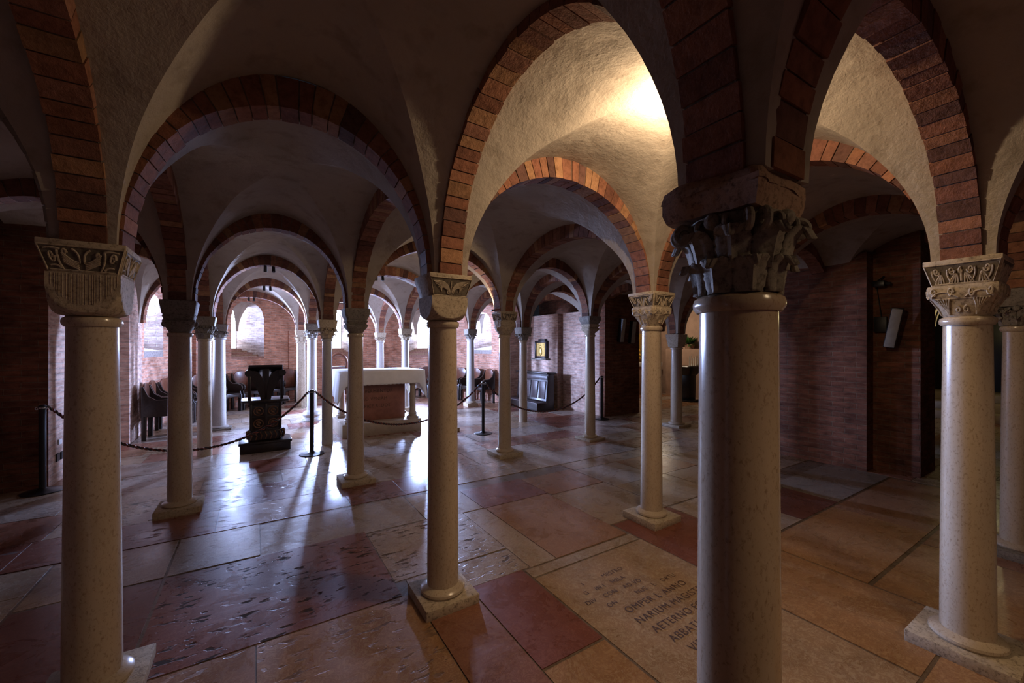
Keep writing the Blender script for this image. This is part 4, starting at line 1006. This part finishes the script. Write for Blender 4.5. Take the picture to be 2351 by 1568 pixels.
# ------------------------------------------------------------------ speakers, camera, junction box
def speaker(label, loc, rz, tilt, L=.5, W=.12):
    t = thing('loudspeaker', label, 'loudspeaker', loc, rz, 'slim wall loudspeakers'); t.rotation_euler = (tilt[0], tilt[1], rz)
    b = MB(); b.box(-W / 2, W / 2, 0, .1, -L / 2, L / 2); b.build('cabinet', M['black'], t, bevel=.008)
    b = MB(); b.box(-W / 2 + .008, W / 2 - .008, -.012, .004, -L / 2 + .01, L / 2 - .01); b.build('grille', M['speaker'], t, bevel=.005)
speaker('slim grey loudspeaker on the dark pier, left one of two beside the gold column', (7.26, 6.62, 2.0), 0, (R(8), 0), .56)
speaker('slim grey loudspeaker on the dark pier, right one next to the gold column', (7.62, 6.62, 1.96), R(-10), (R(8), 0), .54)
speaker('large tilted grey loudspeaker on the brown brick pier at right', (6.68, 1.72, 1.84), R(-78), (R(8), R(10)), .50, .115)
t = thing('security_camera', 'small black camera fixed high on the brown brick pier', 'camera', (6.79, 1.90, 2.43), R(0))
b = MB(); b.box(-.05, .05, -.08, .04, -.05, .03); b.build('housing', M['black'], t, bevel=.008)
b = MB(); b.tube([(0, -.08, -.01), (0, -.13, -.02)], .022, 10); b.build('lens', M['iron'], t); b = MB(); b.tube([(0, 0, .03), (.05, -.05, .09)], .008, 6); b.tube([(.03, 0, 0), (.12, 0, 0)], .012, 6); b.build('bracket', M['black'], t)
b = MB(); b.box(6.82, 6.885, 1.82, 1.95, 1.80, 2.0); b.tube([(6.85, 1.88, 2.0), (6.86, 1.90, 2.15), (6.87, 1.93, 2.4)], .006, 6); jb = b.build('junction_box', M['iron'], bevel=.004); tag(jb, 'small dark cable box below the camera on the brown brick pier', 'box')
b = MB(); b.box(-1.999, -1.985, 6.98, 7.06, .44, .50); b.build('socket_plate', M['white']); tag(C.objects[-1], 'small white socket plate low on the lit side of the left pier', 'socket')
for k in range(2):
    b = MB(); b.box(-1.999, -1.985, 6.92 + .13 * k, 7.0 + .13 * k, .25, .34); b.build('socket_box', M['iron']); tag(C.objects[-1], ('left', 'right')[k] + ' one of the two dark socket boxes under the white plate', 'socket')

# ------------------------------------------------------------------ little twin spotlights at the arch crowns
def spot(label, loc, rx):
    t = thing('spotlight', label, 'spotlight', loc, 0, 'small black spotlights on the arches')
    b = MB(); b.tube([(0, 0, .055), (0, 0, -.0)], .006, 6); b.box(-.02, .02, -.02, .02, .045, .06); b.build('bracket', M['black'], t)
    b = MB(); b.lathe([(.005, .03), (.022, .03), (.026, -.06), (.022, -.065), (.005, -.06)], 16); b.v = [(x, y * math.cos(rx) - z * math.sin(rx), y * math.sin(rx) + z * math.cos(rx)) for x, y, z in b.v]; b.build('barrel', M['black'], t)
for nm, (x, y) in {'third arch along the left aisle': (.18, 7.42), 'fourth arch along the left aisle': (.2, 9.85), 'arch above the altar front': (1.85, 7.32), 'last arch of the left aisle': (-.1, 12.3)}.items():
    for k, s in enumerate((-.055, .055)):
        spot(('left' if k == 0 else 'right') + ' small black spotlight under the ' + nm, (x + s, y, 2.85), R(15 - 30 * k))

# ------------------------------------------------------------------ chapel glimpsed past the gold column
cs = thing('candle_stand', 'black votive candle stand with thin white candles, beyond the plain-capital column', 'candle stand', (11.0, 7.5, 0))
b = MB(); b.box(-.28, .28, -.3, .3, -.004, .04); b.build('foot', M['black'], cs, bevel=.008)
b = MB(); b.box(-.15, .15, -.17, .17, .04, .78, top=1.1); b.build('body', M['black'], cs, bevel=.01)
b = MB(); b.lathe([(.2, .78, 8), (.24, .82, 8), (.29, 1.0, 8), (.31, 1.03, 8), (.29, 1.05, 8)], 40); b.build('tray', M['black'], cs)
for i in range(11):
    a = -1 + 2 * i / 10
    b = MB(); x_, y_ = .25 * a, -.25 + .05 * (i % 2)
    b.lathe([(.004, 1.05), (.022, 1.05), (.018, 1.09), (.011, 1.10), (.010, 1.36 - .04 * (i % 3)), (.002, 1.37 - .04 * (i % 3))], 10, x_, y_); b.build('candle', M['candle'], cs)
pt_ = thing('potted_plant', 'bushy green plant standing on the chapel wall ledge', 'plant', (12.0, 8.1, 1.56))
b = MB(); b.lathe([(.02, 0), (.13, 0), (.16, .14), (.15, .15), (.02, .13)], 20); b.build('pot', M['impost'], pt_)
b = MB(); rg = random.Random(5)
for k in range(170):
    a = rg.uniform(0, 2 * PI); e = rg.uniform(-.1, 1.25); l = rg.uniform(.22, .42); w = .026
    d = Vector((math.cos(a) * math.cos(e), math.sin(a) * math.cos(e), math.sin(e))); sd_ = Vector((-math.sin(a), math.cos(a), 0)); o = Vector((0, 0, .14))
    p1 = o + d * l * .6; p2 = o + d * l - Vector((0, 0, .05))
    b.add([tuple(o), tuple(p1 - sd_ * w), tuple(p2), tuple(p1 + sd_ * w)], [(0, 1, 2, 3)])
b.build('foliage', M['leaf'], pt_, fix=False, smooth=0)
sa = thing('side_altar', 'small chapel altar with white cloth edge seen left of the gold column', 'altar', (11.5, 9.55, 0))
b = MB(); b.box(-.5, .5, -.35, .4, -.004, .95); b.build('block', M['impost'], sa, bevel=.01)
b = MB(); b.box(-.53, .53, -.38, .42, .95, 1.1); b.build('cloth', M['cloth'], sa, bevel=.01)
b = MB(); b.box(-.5, .5, .2, .4, 1.1, 2.1); b.build('gilded_panel', M['gold'], sa, bevel=.01)
fb = thing('flower_arrangement', 'yellow and green flower arrangement on the chapel altar', 'flowers', (11.3, 9.32, 1.1))
b = MB()
b.lathe([(.02, 0), (.08, 0), (.1, .14), (.02, .13)], 16); b.build('vase', M['gold'], fb)
b = MB(); b2 = MB()
for k in range(90):
    a = rg.uniform(0, 2 * PI); e = rg.uniform(.1, 1.4); l = rg.uniform(.2, .5); d = Vector((math.cos(a) * math.cos(e), math.sin(a) * math.cos(e), math.sin(e))) * l + Vector((0, 0, .12))
    if k % 2: b2.ball(tuple(d * .8), .04, 6, 4)
    else:
        s_ = Vector((-math.sin(a), math.cos(a), 0)) * .03; b.add([(0, 0, .12), tuple(d * .6 - s_), tuple(d), tuple(d * .6 + s_)], [(0, 1, 2, 3)])
b.build('foliage', M['leaf'], fb, fix=False, smooth=0); b2.build('blossoms', M['flower'], fb)

# steps up to a dark doorway far right
stt = MB()
for k in range(3): stt.box(13.1 + .38 * k, 14.88, .5, 3.2, .18 * k - (.004 if k == 0 else 0), .18 * (k + 1))
so = stt.build('stone_steps', M['altarstone'], bevel=.012); tag(so, 'pale stone steps in the dark far aisle at the right edge', 'steps')
b = MB(); b.box(14.80, 14.88, .7, 3.0, .54, 2.6); struct(b.build('doorway_dark_1', M['black'], bevel=.01))  # black panel paints in the darkness of the doorway opening

# ------------------------------------------------------------------ light
def lamp(name, kind, loc, energy, col, size=.05, target=None, angle=90, blend=.6):
    l = bpy.data.lights.new(name, kind); l.energy = energy; l.color = col
    if kind in ('POINT', 'SPOT'): l.shadow_soft_size = size
    o = bpy.data.objects.new(name, l); C.objects.link(o); o.location = loc
    if kind == 'SPOT':
        l.spot_size = R(angle); l.spot_blend = blend
        o.rotation_euler = (Vector(target) - Vector(loc)).to_track_quat('-Z', 'Y').to_euler()
    return o
WARM = (1.0, .735, .455)
def uplight(label, loc, target, energy, angle=150):
    t = thing('uplight', label, 'lamp', loc, 0, 'warm uplights on the imposts')
    b = MB(); b.lathe([(.01, -.01), (.035, -.01), (.035, .01), (.03, .014), (.01, .012)], 16); b.build('housing', M['black'], t)
    p = Vector(loc) + Vector((0, 0, .05)); lamp('uplight_beam', 'SPOT', p, energy, WARM, .03, target, angle, .5)
for p, zc_, pc, hh in DAY:      # daylight coming in through each window
    l = bpy.data.lights.new('daylight', 'AREA'); l.shape = 'RECTANGLE'; l.size = 2 * GW - .03; l.size_y = hh; l.energy = 365; l.color = (.42, .55, 1.0); l.spread = R(78)
    o = bpy.data.objects.new('daylight', l); C.objects.link(o); o.location = (p.x, p.y, zc_)
    o.rotation_euler = Vector((-math.cos(pc), -math.sin(pc), -.12)).to_track_quat('-Z', 'Y').to_euler()
lamp('bay_lamp', 'POINT', (2.05, 1.48, 2.92), 42, WARM, .035)
uplight('small uplight on top of the warm-lit right-hand column', (3.02, 5.30, 2.16), (2.1, 6.3, 2.95), 32, 165)
lamp('rear_fill_spot', 'SPOT', (1.7, -1.5, 2.75), 62, (1.0, .72, .42), .2, (2.0, .9, 0), 82, .9)  # warm fill added behind the camera, not a known lamp
lamp('chapel_lamp', 'POINT', (10.6, 8.2, 2.5), 45, (1.0, .8, .58), .1)
lamp('aisle_lamp', 'POINT', (12.2, 1.8, 2.4), 14, (1.0, .82, .4), .1)

w = bpy.data.worlds.new('world'); bpy.context.scene.world = w; w.use_nodes = True
w.node_tree.nodes['Background'].inputs[0].default_value = (0.02, 0.022, 0.03, 1)
w.node_tree.nodes['Background'].inputs[1].default_value = 0.3

sc = bpy.context.scene
sc.view_settings.view_transform = 'Standard'; sc.view_settings.look = 'None'
sc.view_settings.exposure = 0.06; sc.view_settings.gamma = 1; sc.view_settings.use_curve_mapping = False
sc.cycles.max_bounces = 10; sc.cycles.diffuse_bounces = 4; sc.cycles.glossy_bounces = 4
sc.cycles.sample_clamp_indirect = 8; sc.cycles.use_light_tree = True; sc.cycles.caustics_reflective = False
